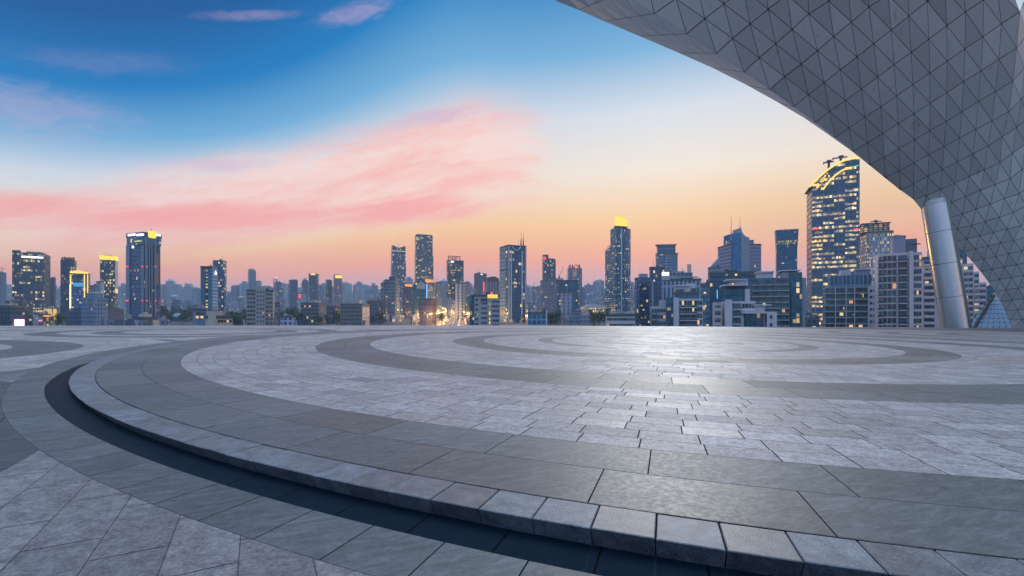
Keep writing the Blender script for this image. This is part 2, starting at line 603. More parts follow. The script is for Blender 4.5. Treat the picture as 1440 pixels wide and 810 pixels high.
NT_ = 1080
mb = MB()
cx, cy = CX * S, CY * S
rads = [0, 4, 8, 11, 14, 16, 17.113]
ths = [2 * PI * i / NT_ for i in range(NT_ + 1)]
for i in range(0, NT_, 2):
    for j in range(len(rads) - 1):
        pts = []
        for (tt, rr) in ((ths[i], rads[j]), (ths[i], rads[j + 1]), (ths[i + 2], rads[j + 1]), (ths[i + 2], rads[j])):
            x, y = cx + rr * S * math.cos(tt), cy + rr * S * math.sin(tt)
            pts.append((x, y, zdisc(x, y)))
        if j == 0:
            pts = [pts[0], pts[1], pts[2]]
        mb.face(pts)
tag(mb.build('plaza', M_disc, weld=True), kind='structure')

mb = MB()
for i in range(NT_):
    prev = None
    cols = []
    for tt in (ths[i], ths[i + 1]):
        r0, r1 = rch(tt), rim(tt) / S
        rs = [r0] + [r0 + (r1 - r0) * (k / 26) ** 2 for k in range(1, 27)]
        cols.append([(cx + r * S * math.cos(tt), cy + r * S * math.sin(tt)) for r in rs])
    a, b = cols
    za = lambda p: (p[0], p[1], zlow(*p))
    for k in range(26):
        mb.face([za(a[k]), za(a[k + 1]), za(b[k + 1]), za(b[k])])
    dn = lambda p, d: (p[0], p[1], zlow(*p) - d)
    mb.face([dn(a[0], 0.05), za(a[0]), za(b[0]), dn(b[0], 0.05)])        # lip of the channel
tag(mb.build('lower_plaza', M_outer, weld=True), kind='structure')

# plaza retaining wall down to the city's ground
mb = MB()
for i in range(len(OUT)):
    p, q = OUT[i], OUT[(i + 1) % len(OUT)]
    mb.face([(p[0], p[1], -12), (q[0], q[1], -12), (q[0], q[1], zlow(*q)), (p[0], p[1], zlow(*p))])
tag(mb.build('plaza_retaining_wall', plain('concrete', (0.25, 0.25, 0.26), 0.8)), kind='structure')

M_kerb_shade, nt, b = newmat('kerb_shade_dark')
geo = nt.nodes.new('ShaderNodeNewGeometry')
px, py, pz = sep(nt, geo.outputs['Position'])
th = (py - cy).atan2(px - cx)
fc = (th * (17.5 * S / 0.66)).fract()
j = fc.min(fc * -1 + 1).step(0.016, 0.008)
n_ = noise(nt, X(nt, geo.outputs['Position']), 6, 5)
c = mixc(nt, n_, (0.004, 0.01, 0.018, 1), (0.008, 0.02, 0.034, 1))  # near-black floor colour stands in for the shade cast by the kerb
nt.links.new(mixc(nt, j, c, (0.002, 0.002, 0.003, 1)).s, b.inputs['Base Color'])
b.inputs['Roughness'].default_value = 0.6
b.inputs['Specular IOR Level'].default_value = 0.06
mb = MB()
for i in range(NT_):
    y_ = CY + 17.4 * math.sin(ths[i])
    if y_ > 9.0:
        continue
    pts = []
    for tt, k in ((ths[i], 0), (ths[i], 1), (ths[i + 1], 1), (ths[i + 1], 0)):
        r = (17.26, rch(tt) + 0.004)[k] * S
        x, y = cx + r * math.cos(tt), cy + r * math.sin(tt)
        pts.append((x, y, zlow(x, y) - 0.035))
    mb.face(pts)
tag(mb.build('kerb_shade_channel', M_kerb_shade, weld=True), kind='structure')

# kerb: one ring of sawn granite blocks
M_kerb, nt, b = newmat('kerb_granite')
geo = nt.nodes.new('ShaderNodeNewGeometry')
pos = X(nt, geo.outputs['Position'])
ri = X(nt, geo.outputs['Random Per Island'])
sp = noise(nt, pos, 60, 5, 0.75)
sp2 = noise(nt, pos, 7, 4, 0.6)
sp3 = noise(nt, pos, 170, 2)
c = ramp(nt, sp * 0.5 + sp2 * 0.3 + sp3 * 0.2, [(0.36, (0.022, 0.03, 0.04)), (0.48, (0.08, 0.095, 0.115)), (0.64, (0.2, 0.225, 0.255))])
c = mixc(nt, 1.0, c, ramp(nt, ri, [(0, (0.74, 0.75, 0.76)), (0.5, (0.9, 0.92, 0.95)), (1, (1.06, 1.1, 1.15))]), 'MULTIPLY')
nt.links.new(c.s, b.inputs['Base Color'])
nt.links.new((sp * 0.3 + ri * 0.1 + 0.3).s, b.inputs['Roughness'])
bp = nt.nodes.new('ShaderNodeBump')
bp.inputs['Strength'].default_value = 0.5
bp.inputs['Distance'].default_value = 0.006
nt.links.new((sp + sp2 * 0.6).s, bp.inputs['Height'])
nt.links.new(bp.outputs[0], b.inputs['Normal'])
mb = MB()
NB = 374
kr = random.Random(3)
for i in range(NB):
    t0, t1 = 2 * PI * i / NB, 2 * PI * (i + 1) / NB
    gp = 0.0035 / (17.25 * S)
    t0 += gp * kr.uniform(0.7, 1.4)
    t1 -= gp * kr.uniform(0.7, 1.4)
    lift = kr.uniform(-0.002, 0.003)
    ch = 0.006
    ri_, ro_ = 17.118 * S, (17.395 + kr.uniform(-0.002, 0.002)) * S

    def P(t_, r_, z_=0.0, low=False):
        x, y = cx + r_ * math.cos(t_), cy + r_ * math.sin(t_)
        return (x, y, (zlow(x, y) - 0.09) if low else zdisc(x, y) + lift + z_)
    ca_ = ch / (17.25 * S)
    top = [P(t0 + ca_, ri_ + ch), P(t0 + ca_, ro_ - ch), P(t1 - ca_, ro_ - ch), P(t1 - ca_, ri_ + ch)]
    mid = [P(t0, ri_, -ch), P(t0, ro_, -ch), P(t1, ro_, -ch), P(t1, ri_, -ch)]
    ru = ro_ - 0.1                       # riser undercut, shaped so that its face stays in shade
    bot = [P(t0, ri_, 0, True), P(t0, ru, 0, True), P(t1, ru, 0, True), P(t1, ri_, 0, True)]
    base = len(mb.v)
    mb.v += top + mid + bot
    for q in ((0, 1, 2, 3), (0, 4, 5, 1), (1, 5, 6, 2), (2, 6, 7, 3), (3, 7, 4, 0), (4, 8, 9, 5), (5, 9, 10, 6), (6, 10, 11, 7), (7, 11, 8, 4)):
        mb.f.append(tuple(base + k for k in q))
        mb.uv.append([(0, 0)] * 4)
        mb.mi.append(0)
        mb.sm.append(False)
tag(mb.build('kerb', M_kerb, weld=True), kind='structure')


# ------------------------------------------------------------------ city ground, hills, haze
ROWS = [(0, 900), (110, 498), (150, 483), (300, 463), (400, 456.5), (600, 449), (1000, 440), (1500, 433.5), (2500, 427.5), (4700, 423)]


def gz(d):
    if d <= 150:
        return CAMH + (YH - 483) / F * 150
    for (d0, r0), (d1, r1) in zip(ROWS, ROWS[1:]):
        if d0 <= d <= d1:
            za_, zb_ = CAMH + (YH - r0) / F * d0, CAMH + (YH - r1) / F * d1
            return za_ + (zb_ - za_) * (d - d0) / (d1 - d0)
    return CAMH + (YH - 423) / F * d


mb = MB()
ys = [-400, 0, 60, 110, 150, 200, 250, 300, 350, 400, 500, 600, 800, 1000, 1250, 1500, 2000, 2500, 3200, 4000, 4700]
xs = [-7000, -4000, -2500, -1500, -800, -400, -200, 0, 200, 400, 800, 1500, 2500, 4000, 7000]
for y0, y1 in zip(ys, ys[1:]):
    for x0, x1 in zip(xs, xs[1:]):
        mb.face([(x0, y0, gz(y0)), (x1, y0, gz(y0)), (x1, y1, gz(y1)), (x0, y1, gz(y1))])
m, nt, b = newmat('city_ground')
geo = nt.nodes.new('ShaderNodeNewGeometry')
n1 = noise(nt, X(nt, geo.outputs['Position']), 0.02, 6, 0.6)
nt.links.new(ramp(nt, n1, [(0.4, (0.02, 0.032, 0.026)), (0.55, (0.06, 0.062, 0.064)), (0.68, (0.1, 0.1, 0.1))]).s, b.inputs['Base Color'])
b.inputs['Roughness'].default_value = 0.9
tag(mb.build('ground', m, weld=True), kind='structure')

mb = MB()
hr = random.Random(5)
px_ = [i * 12 - 700 for i in range(240)]
prev = None
for k, p in enumerate(px_):
    hgt = 411 + 4 * math.sin(p * 0.011) + 3 * math.sin(p * 0.037 + 1) + hr.uniform(-0.8, 0.8) - 15 * math.exp(-((p - 743) / 13) ** 2) - 6 * math.exp(-((p - 850) / 40) ** 2)
    d = 2750
    x = (p - 720) / F * d
    z = CAMH + (YH - hgt) / F * d
    cur = [(x, d - 500, gz(d - 500) - 5), (x, d - 150, gz(d) * 0.35 + z * 0.65), (x, d, z), (x, d + 300, gz(d) - 30)]
    if prev:
        for a in range(3):
            mb.face([prev[a], cur[a], cur[a + 1], prev[a + 1]], None, 0, True)
    prev = cur
tag(mb.build('hills', plain('hill_green', (0.045, 0.06, 0.05), 0.9, vscale=0.01, var=0.4), weld=True), kind='structure')

hz, nt, b = newmat('haze')
nt.nodes.remove(b)
pv = nt.nodes.new('ShaderNodeVolumePrincipled')
pv.inputs['Color'].default_value = (0.6, 0.78, 1.0, 1)
pv.inputs['Density'].default_value = 0.00017
pv.inputs['Anisotropy'].default_value = 0.0
nt.links.new(pv.outputs[0], nt.nodes['Material Output'].inputs['Volume'])
mb = MB()
mb.box(-7400, 7400, -450, 4950, -14, 236)
tag(mb.build('haze', hz, weld=True), kind='stuff')

# ------------------------------------------------------------------ buildings
M_roof = plain('flat_roof', (0.09, 0.1, 0.12), 0.85, vscale=0.15)
M_dark = plain('dark_trim', (0.025, 0.03, 0.04), 0.5)
M_steel = plain('steel', (0.35, 0.37, 0.4), 0.4, 0.8)
M_pale = plain('pale_concrete', (0.42, 0.4, 0.43), 0.8, vscale=0.2)
M_white = plain('white_render', (0.54, 0.51, 0.57), 0.75, vscale=0.2)
M_grey = plain('grey_concrete', (0.3, 0.31, 0.34), 0.8, vscale=0.2)
M_cream = plain('cream_render', (0.5, 0.43, 0.38), 0.8, vscale=0.2)
M_bluewall = plain('blue_grey_panel', (0.2, 0.27, 0.36), 0.45, vscale=0.2)
M_gold = glow('gold_light', (1.0, 0.62, 0.12), 1.3)
M_yellow = glow('yellow_light', (1.0, 0.78, 0.06), 1.0)
M_whitelight = glow('white_light', (0.9, 0.92, 1.0), 1.7)
M_bluelight = glow('blue_light', (0.1, 0.45, 1.0), 1.2)
M_redlight = glow('red_light', (1.0, 0.05, 0.06), 1.3)
M_orangelight = glow('orange_light', (1.0, 0.28, 0.05), 1.2)
M_pinklight = glow('pink_light', (1.0, 0.25, 0.75), 1.0)
M_glass_d = plain('dark_glass', (0.02, 0.035, 0.055), 0.12, 0, 0.8)
M_glass_t = plain('teal_glass', (0.03, 0.11, 0.15), 0.15, 0, 0.8)
M_lit_warm = glow('lit_warm', (1.0, 0.68, 0.28), 0.85)
M_lit_yel = glow('lit_yellow', (0.95, 0.85, 0.4), 0.8)
M_lit_or = glow('lit_orange', (1.0, 0.45, 0.15), 0.7)

LANDMARKS = []                              # (photo column, short name) used to word the labels of the small far things


class Bld:
    """a building: an Empty at its near corner; x runs along the right-hand wall, y along the left-hand wall"""
    def __init__(s, name, label, x0, c, x1, D, aspect=1.0, cat='building', group=None, phi=None, mark=None):
        t0, tc_, t1 = ((p - 720) / F for p in (x0, c, x1))
        s.D, s.c = D, c
        s.C = Vector((tc_ * D, D))
        r = s.C.normalized()
        l = Vector((-r.y, r.x))
        wl, wr = max(c - x0, 0.3), max(x1 - c, 0.3)
        if phi is None:
            phi = math.atan2(wl * aspect, wr)
            phi = max(R(7), min(R(83), phi))
        s.v = -l * math.cos(phi) + r * math.sin(phi)
        s.u = l * math.sin(phi) + r * math.cos(phi)
        s.b = s.along(x1, s.v)
        s.a = max(s.along(x0, s.u), 4.0) if c - x0 > 0.5 else s.b * aspect * 0.6
        s.z0 = gz(D) - 4
        s.root = bpy.data.objects.new(name, None)
        s.root.empty_display_size = 2
        COL.objects.link(s.root)
        s.root.location = (s.C.x, s.C.y, s.z0)
        s.root.rotation_euler = (0, 0, math.atan2(s.v.y, s.v.x))
        tag(s.root, label, cat, group)
        if mark:
            LANDMARKS.append(((x0 + x1) / 2, mark))

    def along(s, p, d):
        t_ = (p - 720) / F
        den = d.x - t_ * d.y
        return (t_ * s.C.y - s.C.x) / den

    def fx(s, p): return s.along(p, s.v)          # photo column -> metres along the right-hand (front) wall
    def fy(s, p): return s.along(p, s.u)          # photo column -> metres along the left-hand wall
    def Z(s, row, x=0.0, y=0.0):                  # photo row -> height above the base, at local x, y
        Y = s.C.y + s.v.y * x + s.u.y * y
        return CAMH + (YH - row) / F * Y - s.z0

    def block(s, part, x0, x1, y0, y1, z0, z1, mats):
        m = MB()
        m.prism([(x0, y0), (x1, y0), (x1, y1), (x0, y1)], z0, z1, 0, 1)
        return m.build(part, mats if isinstance(mats, (list, tuple)) else [mats, mats], s.root)

    def body(s, row, mat, part='shaft', roof=True):
        o = s.block(part, 0, s.b, 0, s.a, 0, s.Z(row), [mat, M_roof])
        if roof:
            h = s.Z(row)
            t_ = max(0.3, min(0.6, s.b * 0.02))
            m = MB()
            for (xa, xb, ya, yb) in ((-0.15, s.b + 0.15, -0.15, t_), (-0.15, s.b + 0.15, s.a - t_, s.a + 0.15), (-0.15, t_, t_ + 0.01, s.a - t_ - 0.01), (s.b - t_, s.b + 0.15, t_ + 0.01, s.a - t_ - 0.01)):
                m.box(xa, xb, ya, yb, h - 0.6, h + 0.9)
            m.build('parapet', M_roof, o)
            rr = random.Random(int(s.c * 13 + row))
            for _ in range(2 + (s.b > 18)):
                w_, d_ = min(s.b * .2, rr.uniform(1.5, 4)), min(s.a * .25, rr.uniform(1.5, 3.5))
                x_, y_ = rr.uniform(.1, .75) * s.b, rr.uniform(.05, .4) * s.a
                s.block('roof_unit', x_, x_ + w_, y_, y_ + d_, h + .02, h + rr.uniform(1.6, 3.4), rr.choice([M_grey, M_roof, M_pale]))
            m = MB()
            x_, y_ = rr.uniform(.2, .8) * s.b, rr.uniform(.1, .5) * s.a
            m.tube([(x_, y_, h), (x_, y_, h + rr.uniform(4, 8) * (.6 + s.D / 1000))], .09 + s.D * .0002, 5)
            m.build('aerial', M_steel, s.root)
        return o

    def plant(s, row, fx0=0.25, fx1=0.75, fy0=0.25, fy1=0.75, mat=None, part='roof_plant', zb=None, base=None):
        z1 = s.Z(row, s.b * fx0, s.a * fy0)
        z0 = base if base is not None else 0.5
        return s.block(part, s.b * fx0, s.b * fx1, s.a * fy0, s.a * fy1, z0, z1, [mat or M_grey, M_roof])

    def mast(s, p, row0, row1, r=0.35, depth=0.5, part='antenna', mat=None):
        y = s.a * depth
        tt = (p - 720) / F
        # local x such that the mast at depth y shows at column p
        cc = s.C + s.u * y
        den = s.v.x - tt * s.v.y
        x = (tt * cc.y - cc.x) / den
        m = MB()
        m.tube([(x, y, s.Z(row0, x, y) - 1), (x, y, s.Z(row1, x, y))], r, 6, r2=r * 0.5)
        return m.build(part, mat or M_steel, s.root)

    def slab(s, part, p0, p1, r0, r1, mat, proud=0.4, thick=None):
        """a thin piece on the front wall between photo columns p0..p1 and rows r0 (top)..r1"""
        xa, xb = s.fx(p0), s.fx(p1)
        za, zb = s.Z(r1, xa), s.Z(r0, xa)
        return s.block(part, min(xa, xb), max(xa, xb), -proud, thick if thick else -0.02, za, zb, mat)

    def slab_left(s, part, p0, p1, r0, r1, mat, proud=0.4):
        ya, yb = s.fy(p1), s.fy(p0)
        za, zb = s.Z(r1, 0, ya), s.Z(r0, 0, ya)
        return s.block(part, -proud, -0.02, min(ya, yb), max(ya, yb), za, zb, mat)


# window, balcony meshes shared between the flats' copies
def window_mesh(w, h, glass, frame=None):
    m = MB()
    f = 0.09
    m.box(-w / 2, w / 2, -0.06, 0.1, 0, h, 0)
    m.face([(-w / 2 + f, -0.065, f), (-0.03, -0.065, f), (-0.03, -0.065, h - f), (-w / 2 + f, -0.065, h - f)], None, 1)
    m.face([(0.03, -0.065, f), (w / 2 - f, -0.065, f), (w / 2 - f, -0.065, h - f), (0.03, -0.065, h - f)], None, 1)
    o = m.build('window', [frame or M_dark, glass])
    me = o.data
    bpy.data.objects.remove(o)
    return me


def balcony_mesh(w, d, mat, rail):
    m = MB()
    m.box(-w / 2, w / 2, -d, 0.1, -0.18, 0.02, 0)
    m.box(-w / 2, w / 2, -d - 0.08, -d, -0.24, 0.12, 0)
    m.box(-w / 2 + .02, w / 2 - .02, -d - 0.06, -d - .02, 0.121, 0.95, 1)
    m.box(-w / 2 - 0.07, -w / 2, -d, 0, -0.18, 0.95, 1)
    m.box(w / 2, w / 2 + 0.07, -d, 0, -0.18, 0.95, 1)
    o = m.build('balcony', [mat, rail])
    me = o.data
    bpy.data.objects.remove(o)
    return me


_wcount = {}
_wcache = {}
GLASSES = [M_glass_d, M_glass_d, M_glass_t, M_glass_t, M_lit_warm, M_lit_yel, M_lit_or]


def put(b, name, me, x, y, z, rot=0.0, cap=100):
    """one copy of a window or balcony as a part of its building; past the cap the rest go in one mesh"""
    key = (b.root.name, name)
    n = _wcount.get(key, 0)
    if n < cap:
        o = bpy.data.objects.new(name, me)
        COL.objects.link(o)
        o.parent = b.root
        o.location = (x, y, z)
        o.rotation_euler = (0, 0, rot)
        _wcount[key] = n + 1
    else:
        b.rest = getattr(b, 'rest', {})
        b.rest.setdefault(name, []).append((me, x, y, z, rot))


def flush(b):
    for name, L in getattr(b, 'rest', {}).items():
        m = MB()
        mats = []
        for me, x, y, z, rot in L:
            c_, s_ = math.cos(rot), math.sin(rot)
            vs = [(x + v.co.x * c_ - v.co.y * s_, y + v.co.x * s_ + v.co.y * c_, z + v.co.z) for v in me.vertices]
            for p in me.polygons:
                mt = me.materials[p.material_index]
                if mt not in mats:
                    mats.append(mt)
                m.face([vs[k] for k in p.vertices], None, mats.index(mt))
        o = m.build(name, mats, b.root)
        tag(o, kind='stuff')
    b.rest = {}


def wgrid(b, side, q0, q1, row0, row1, nx, fl, w, h, lit=0.08, frame=None, seed=0, off=0.0, xoff=0.0, glass=None):
    """a grid of windows: side 'r' = front wall (y=off), 'l' = left wall (x=off); q0..q1 photo columns; storeys of fl metres between two rows"""
    rr = random.Random(int(q0 * 31 + row0 * 7 + seed))
    if side == 'r':
        a0, a1 = b.fx(q0), b.fx(q1)
    else:
        a0, a1 = b.fy(q1), b.fy(q0)
    a0, a1 = min(a0, a1), max(a0, a1)
    z1, z0 = b.Z(row0), b.Z(row1)
    st = (a1 - a0) / nx
    w_ = min(w, st * 0.86)
    fr = frame or M_dark
    k = 0
    z = z1 - fl
    while z > z0 - fl:
        for i in range(nx):
            x = a0 + (i + 0.5) * st
            gi = rr.choice(range(4)) if rr.random() > lit else rr.choice((4, 4, 5, 6))
            if glass and gi < 4:
                gm = glass
            else:
                gm = GLASSES[gi]
            key = (round(w_, 2), round(h, 2), gm.name, fr.name)
            if key not in _wcache:
                _wcache[key] = window_mesh(w_, h, gm, fr)
            if side == 'r':
                put(b, 'window', _wcache[key], x, off - 0.03, z + (fl - h) * 0.45)
            else:
                put(b, 'window', _wcache[key], off - 0.03, x, z + (fl - h) * 0.45, -PI / 2)
        z -= fl


def bgrid(b, side, q0, q1, row0, row1, n, fl, depth, mat, rail, off=0.0, frac=0.92):
    if side == 'r':
        a0, a1 = b.fx(q0), b.fx(q1)
    else:
        a0, a1 = b.fy(q1), b.fy(q0)
    a0, a1 = min(a0, a1), max(a0, a1)
    z1, z0 = b.Z(row0), b.Z(row1)
    st = (a1 - a0) / n
    key = ('b', round(st * frac, 2), depth, mat.name, rail.name)
    if key not in _wcache:
        _wcache[key] = balcony_mesh(st * frac, depth, mat, rail)
    z = z1 - fl
    while z > z0 - fl:
        for i in range(n):
            x = a0 + (i + 0.5) * st
            if side == 'r':
                put(b, 'balcony', _wcache[key], x, off, z + 0.1, 0, 60)
            else:
                put(b, 'balcony', _wcache[key], off, x, z + 0.1, -PI / 2, 60)
        z -= fl


def lettering(b, part, p0, p1, r0, r1, mat, n=5, proud=0.5, seed=1):
    """a lit sign too far off to read: uneven strokes"""
    rr = random.Random(seed)
    m = MB()
    xa, xb, za, zb = b.fx(p0), b.fx(p1), b.Z(r1), b.Z(r0)
    st = (xb - xa) / n
    for i in range(n):
        x = xa + i * st
        for _ in range(3):
            w, h = rr.uniform(0.25, 0.75) * st, rr.uniform(0.2, 0.9) * (zb - za)
            ox, oz = rr.uniform(0, st * 0.85 - w) if st * 0.85 > w else 0, rr.uniform(0, zb - za - h)
            if rr.random() < 0.5:
                w *= 0.4
            else:
                h *= 0.4
            dd = proud + rr.uniform(0, 0.15)
            m.box(x + ox, x + ox + w, -dd, -0.05, za + oz, za + oz + h)
    return m.build(part, mat, b.root)


# ------- left cluster
DK = (0.05, 0.07, 0.10)
b = Bld('office_block', 'wide dark office block full of lit floors, white strip under its roof', 18, 62, 71, 600, mark='wide lit office block')
b.body(357.5, facade((0.07, 0.075, 0.09), (0.03, 0.045, 0.07), 2.2, 4.1, 0.12, 0.32, 0.5, 0.45, 0.45, 1.0))
b.block('corner_pier', -0.6, 1.2, b.fy(29), b.a + 0.5, 0, b.Z(354), [facade((0.05, 0.06, 0.075), (0.02, 0.03, 0.05), 2.2, 4.1, 0.15, 0.3, 0.3, 0.3, 0.4), M_roof])
b.slab_left('light_strip', 30, 61, 361.2, 363.6, M_whitelight, 0.5)
b.plant(354.5, 0.1, 0.8, 0.1, 0.6, M_grey)
b.slab('dark_end_wall', 62.5, 70.5, 359, 445, facade((0.035, 0.045, 0.06), (0.02, 0.03, 0.05), 3, 4.1, 0.3, 0.5, 0.05), 0.3)

b = Bld('office_tower', 'slim dark block close behind the wide lit office block', 70, 76, 78.5, 680)
b.body(391, facade((0.1, 0.09, 0.11), (0.03, 0.04, 0.06), 3, 3.6, 0.25, 0.45, 0.03))
b.plant(390, 0.3, 0.8, 0.2, 0.6)

b = Bld('construction_tower', 'unfinished bluish block at the left frame edge with a crane on its roof', -6, 2, 9, 900)
b.body(383.5, facade((0.15, 0.17, 0.2), (0.05, 0.06, 0.09), 4, 4, 0.2, 0.4, 0.02))
b.mast(2.5, 384, 375, 0.5, part='crane_mast')
m = MB(); m.tube([(b.fx(1.0) - 6, 2, b.Z(379)), (b.fx(2.5), 2, b.Z(376)), (b.fx(2.5) + 10, 2, b.Z(377.5))], 0.5, 5)
m.build('crane_jib', M_steel, b.root)

b = Bld('notched_tower', 'dark tower with a notched crown and lit middle floors, left of the gold-edged block', 85, 105, 108, 680, mark='notched dark tower')
b.body(366, facade((0.05, 0.055, 0.075), (0.03, 0.04, 0.065), 2.4, 4.2, 0.22, 0.3, 0.3, 0.6, 0.35, 0.9), roof=False)
m = MB()
ya, yb = b.fy(104.5), b.fy(85.3)
for k in range(6):
    y0_ = ya + (yb - ya) * k / 6
    m.box(-0.4, 3, y0_, y0_ + (yb - ya) / 9.5, b.Z(370), b.Z(361.8 + (k % 2) * 0.7))
m.build('crown', M_dark, b.root)
b.plant(364, 0.1, 0.8, 0.2, 0.7, M_dark)

b = Bld('gold_trimmed_building', 'block edged in gold lights round a blue-lit glass front, with an arched gold top', 98, 124, 127, 560, mark='gold-edged block')
b.body(385.5, facade((0.09, 0.07, 0.07), (0.02, 0.06, 0.12), 2.0, 3.6, 0.15, 0.35, 0.25, 0.2, 0.6))
for p0, p1 in ((98.4, 100.2), (118, 119.6), (122.6, 124)):
    b.slab_left('gold_pier', p0, p1, 386, 433, M_gold, 0.7)
b.slab_left('gold_cornice', 98.3, 123.8, 382.5, 385, M_gold, 0.9)
m = MB()
ya, yb = b.fy(116), b.fy(104)
pts = [(-0.7, ya + (yb - ya) * k / 10, b.Z(384) + (b.Z(380.8) - b.Z(384)) * math.sin(PI * k / 10)) for k in range(11)]
m.tube(pts, 0.6, 6)
m.build('gold_arch', M_gold, b.root)
b.slab_left('dark_frieze', 104, 118, 386.5, 391, M_dark, 0.45)
b.slab_left('blue_glass', 102.5, 117, 392.5, 433, facade((0.02, 0.05, 0.09), (0.02, 0.09, 0.2), 2.2, 3.4, 0.12, 0.2, 0.35, 0.2, 0.15, 0.6), 0.4)
b.slab_left('blue_screen', 103, 117, 398, 403, glow('blue_sign', (0.05, 0.5, 1.0), 0.6), 0.55)
b.slab_left('lit_column', 98.0, 98.9, 400, 434, M_whitelight, 1.0)

b = Bld('yellow_crowned_tower', 'tower with a glowing yellow crown band and a pale blank right side', 140.5, 161.5, 165.5, 620, mark='yellow-crowned tower')
b.body(365.5, facade((0.06, 0.075, 0.08), (0.03, 0.05, 0.06), 1.9, 3.9, 0.2, 0.3, 0.36, 0.3, 0.3), roof=False)
b.block('crown', -0.5, b.b + 0.5, -0.5, b.a + 0.5, b.Z(366), b.Z(360), [M_yellow, M_roof])
b.slab('end_wall', 161.8, 165.4, 367, 410, M_pale, 0.35)
b.slab('end_light', 161.6, 165.2, 406, 412, M_lit_warm, 0.5)
b.plant(359.3, 0.2, 0.8, 0.2, 0.8, M_roof, base=b.Z(362))

b = Bld('small_block', 'low pinkish block between the gold-edged block and the yellow-crowned tower', 127, 134, 141, 640)
b.body(402, facade((0.35, 0.27, 0.28), (0.05, 0.05, 0.08), 3, 3.4, 0.3, 0.45, 0.06)); b.plant(400.5, 0.3, 0.7)
b = Bld('slab_block', 'pale blank slab just left of the yellow-crowned tower', 135.5, 142, 146.5, 580)
b.body(396.5, facade((0.5, 0.48, 0.5), (0.06, 0.07, 0.1), 4, 3.4, 0.38, 0.5, 0.03)); b.plant(395, 0.3, 0.7)

# stepped flats in front, left
b = Bld('stepped_apartment_block', 'stepped slate apartment block with a domed middle bay, below the yellow-crowned tower', 92, 133, 174, 330, phi=R(40), mark='stepped slate flats')
fs = facade((0.10, 0.13, 0.18), (0.02, 0.03, 0.05), 1.9, 3.1, 0.27, 0.5, 0.05, 0.0, 0.5, 0.9)
for part, p0, p1, rw in (('right_wing', 150, 160, 424), ('outer_right_wing', 160.1, 174, 433.5)):
    b.block('wing', b.fx(p0), b.fx(p1), 0, 14, 0, b.Z(rw, b.fx(p0)), [fs, M_roof])
b.block('central_bay', -1.0, b.fx(150), -1.0, 10, 0, b.Z(418.5), [facade((0.24, 0.29, 0.36), (0.03, 0.04, 0.06), 2.0, 3.1, 0.32, 0.55, 0.05), M_roof])
b.block('cupola', 0.5, b.fx(146), 0.5, 7, b.Z(419), b.Z(412.5), [facade((0.25, 0.33, 0.4), (0.05, 0.1, 0.14), 1.2, 9, 0.2, 0.2, 0.0), M_roof])
m = MB(); q = b.fx(146); m.prism([(0.2, 0.2), (q + .3, 0.2), (q + .3, 7.3), (0.2, 7.3)], b.Z(412.6), b.Z(409.8), 0, 0, [(q * .3, 2), (q * .7, 2), (q * .7, 5), (q * .3, 5)])
m.build('domed_roof', plain('slate_roof', (0.12, 0.16, 0.2), 0.5), b.root)
for p0, p1, rw in ((120, 132.6, 423.5), (103, 119.9, 432), (92, 102.9, 437)):
    b.block('wing', 0.2, 12, b.fy(p1), b.fy(p0), 0, b.Z(rw, 0, b.fy(p1)), [fs, M_roof])
b.slab_left('roof_light', 122, 131, 428.4, 430, M_whitelight, 0.3)

# low lit things bottom left
b = Bld('low_block', 'low dark block at the bottom left with scattered lights', -20, 14, 38, 300)
b.body(431, facade((0.07, 0.08, 0.11), (0.02, 0.03, 0.045), 2, 3.2, 0.2, 0.4, 0.1, 0, 0.7)); b.plant(427, 0.2, 0.5)
b = Bld('low_block', 'low dark block behind the glowing white screen', 8, 30, 46, 420)
b.body(424, facade((0.08, 0.09, 0.12), (0.02, 0.03, 0.045), 2, 3.2, 0.2, 0.4, 0.12, 0, 0.8)); b.plant(421.5, 0.3, 0.6)
b = Bld('screen_building', 'low block carrying a glowing white screen at the bottom left', 17, 19, 46, 270, phi=R(10))
b.body(447, facade((0.1, 0.09, 0.12), (0.02, 0.03, 0.045), 2, 3.0, 0.2, 0.4, 0.25, 0, 0.7))
b.slab('screen', 20.5, 33.5, 449.6, 458.5, glow('screen_glow', (1.0, 0.86, 0.95), 2.2), 0.6)
b.slab('screen_surround', 19.6, 34.6, 448.8, 458.6, M_pinklight, 0.3)
b = Bld('gold_lit_hall', 'low hall flooded with golden light right of the white screen', 61, 74, 82, 400)
m = facade((0.5, 0.4, 0.2), (0.1, 0.08, 0.05), 2.5, 5, 0.3, 0.3, 0.4, 0, 0.9)
b.body(435, m); b.plant(433, 0.1, 0.9, 0.1, 0.9, M_cream)
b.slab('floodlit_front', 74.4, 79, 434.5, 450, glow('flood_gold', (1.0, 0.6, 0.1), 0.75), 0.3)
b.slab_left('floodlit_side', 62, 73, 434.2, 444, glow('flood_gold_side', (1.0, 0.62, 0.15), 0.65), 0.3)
b = Bld('orange_lit_pavilion', 'small pavilion glowing orange in front of the golden hall', 54, 60, 71, 330)
b.body(443, facade((0.4, 0.25, 0.15), (0.1, 0.06, 0.05), 2, 4, 0.25, 0.3, 0.7, 0, 1.0)); b.slab('fascia', 60.5, 70.5, 443.2, 445.2, M_orangelight, 0.4)
b.slab_left('lamp_strip', 55, 59.5, 450, 452, M_pinklight, 0.4)

# T-shaped blue tower
b = Bld('rounded_tower', 'tall dark blue tower with rounded corners, white roof lights and a yellow rooftop emblem', 177, 203, 228, 420, phi=R(30), mark='tall rounded blue tower')
cxl = None
fr_ = facade((0.05, 0.09, 0.14), (0.018, 0.045, 0.085), 1.5, 3.7, 0.05, 0.22, 0.035, 0.2, 0.6, 0.9)
fm = Bld.__dict__
a_, b_ = b.a, b.b
ctr = (b_ * 0.5, a_ * 0.5)
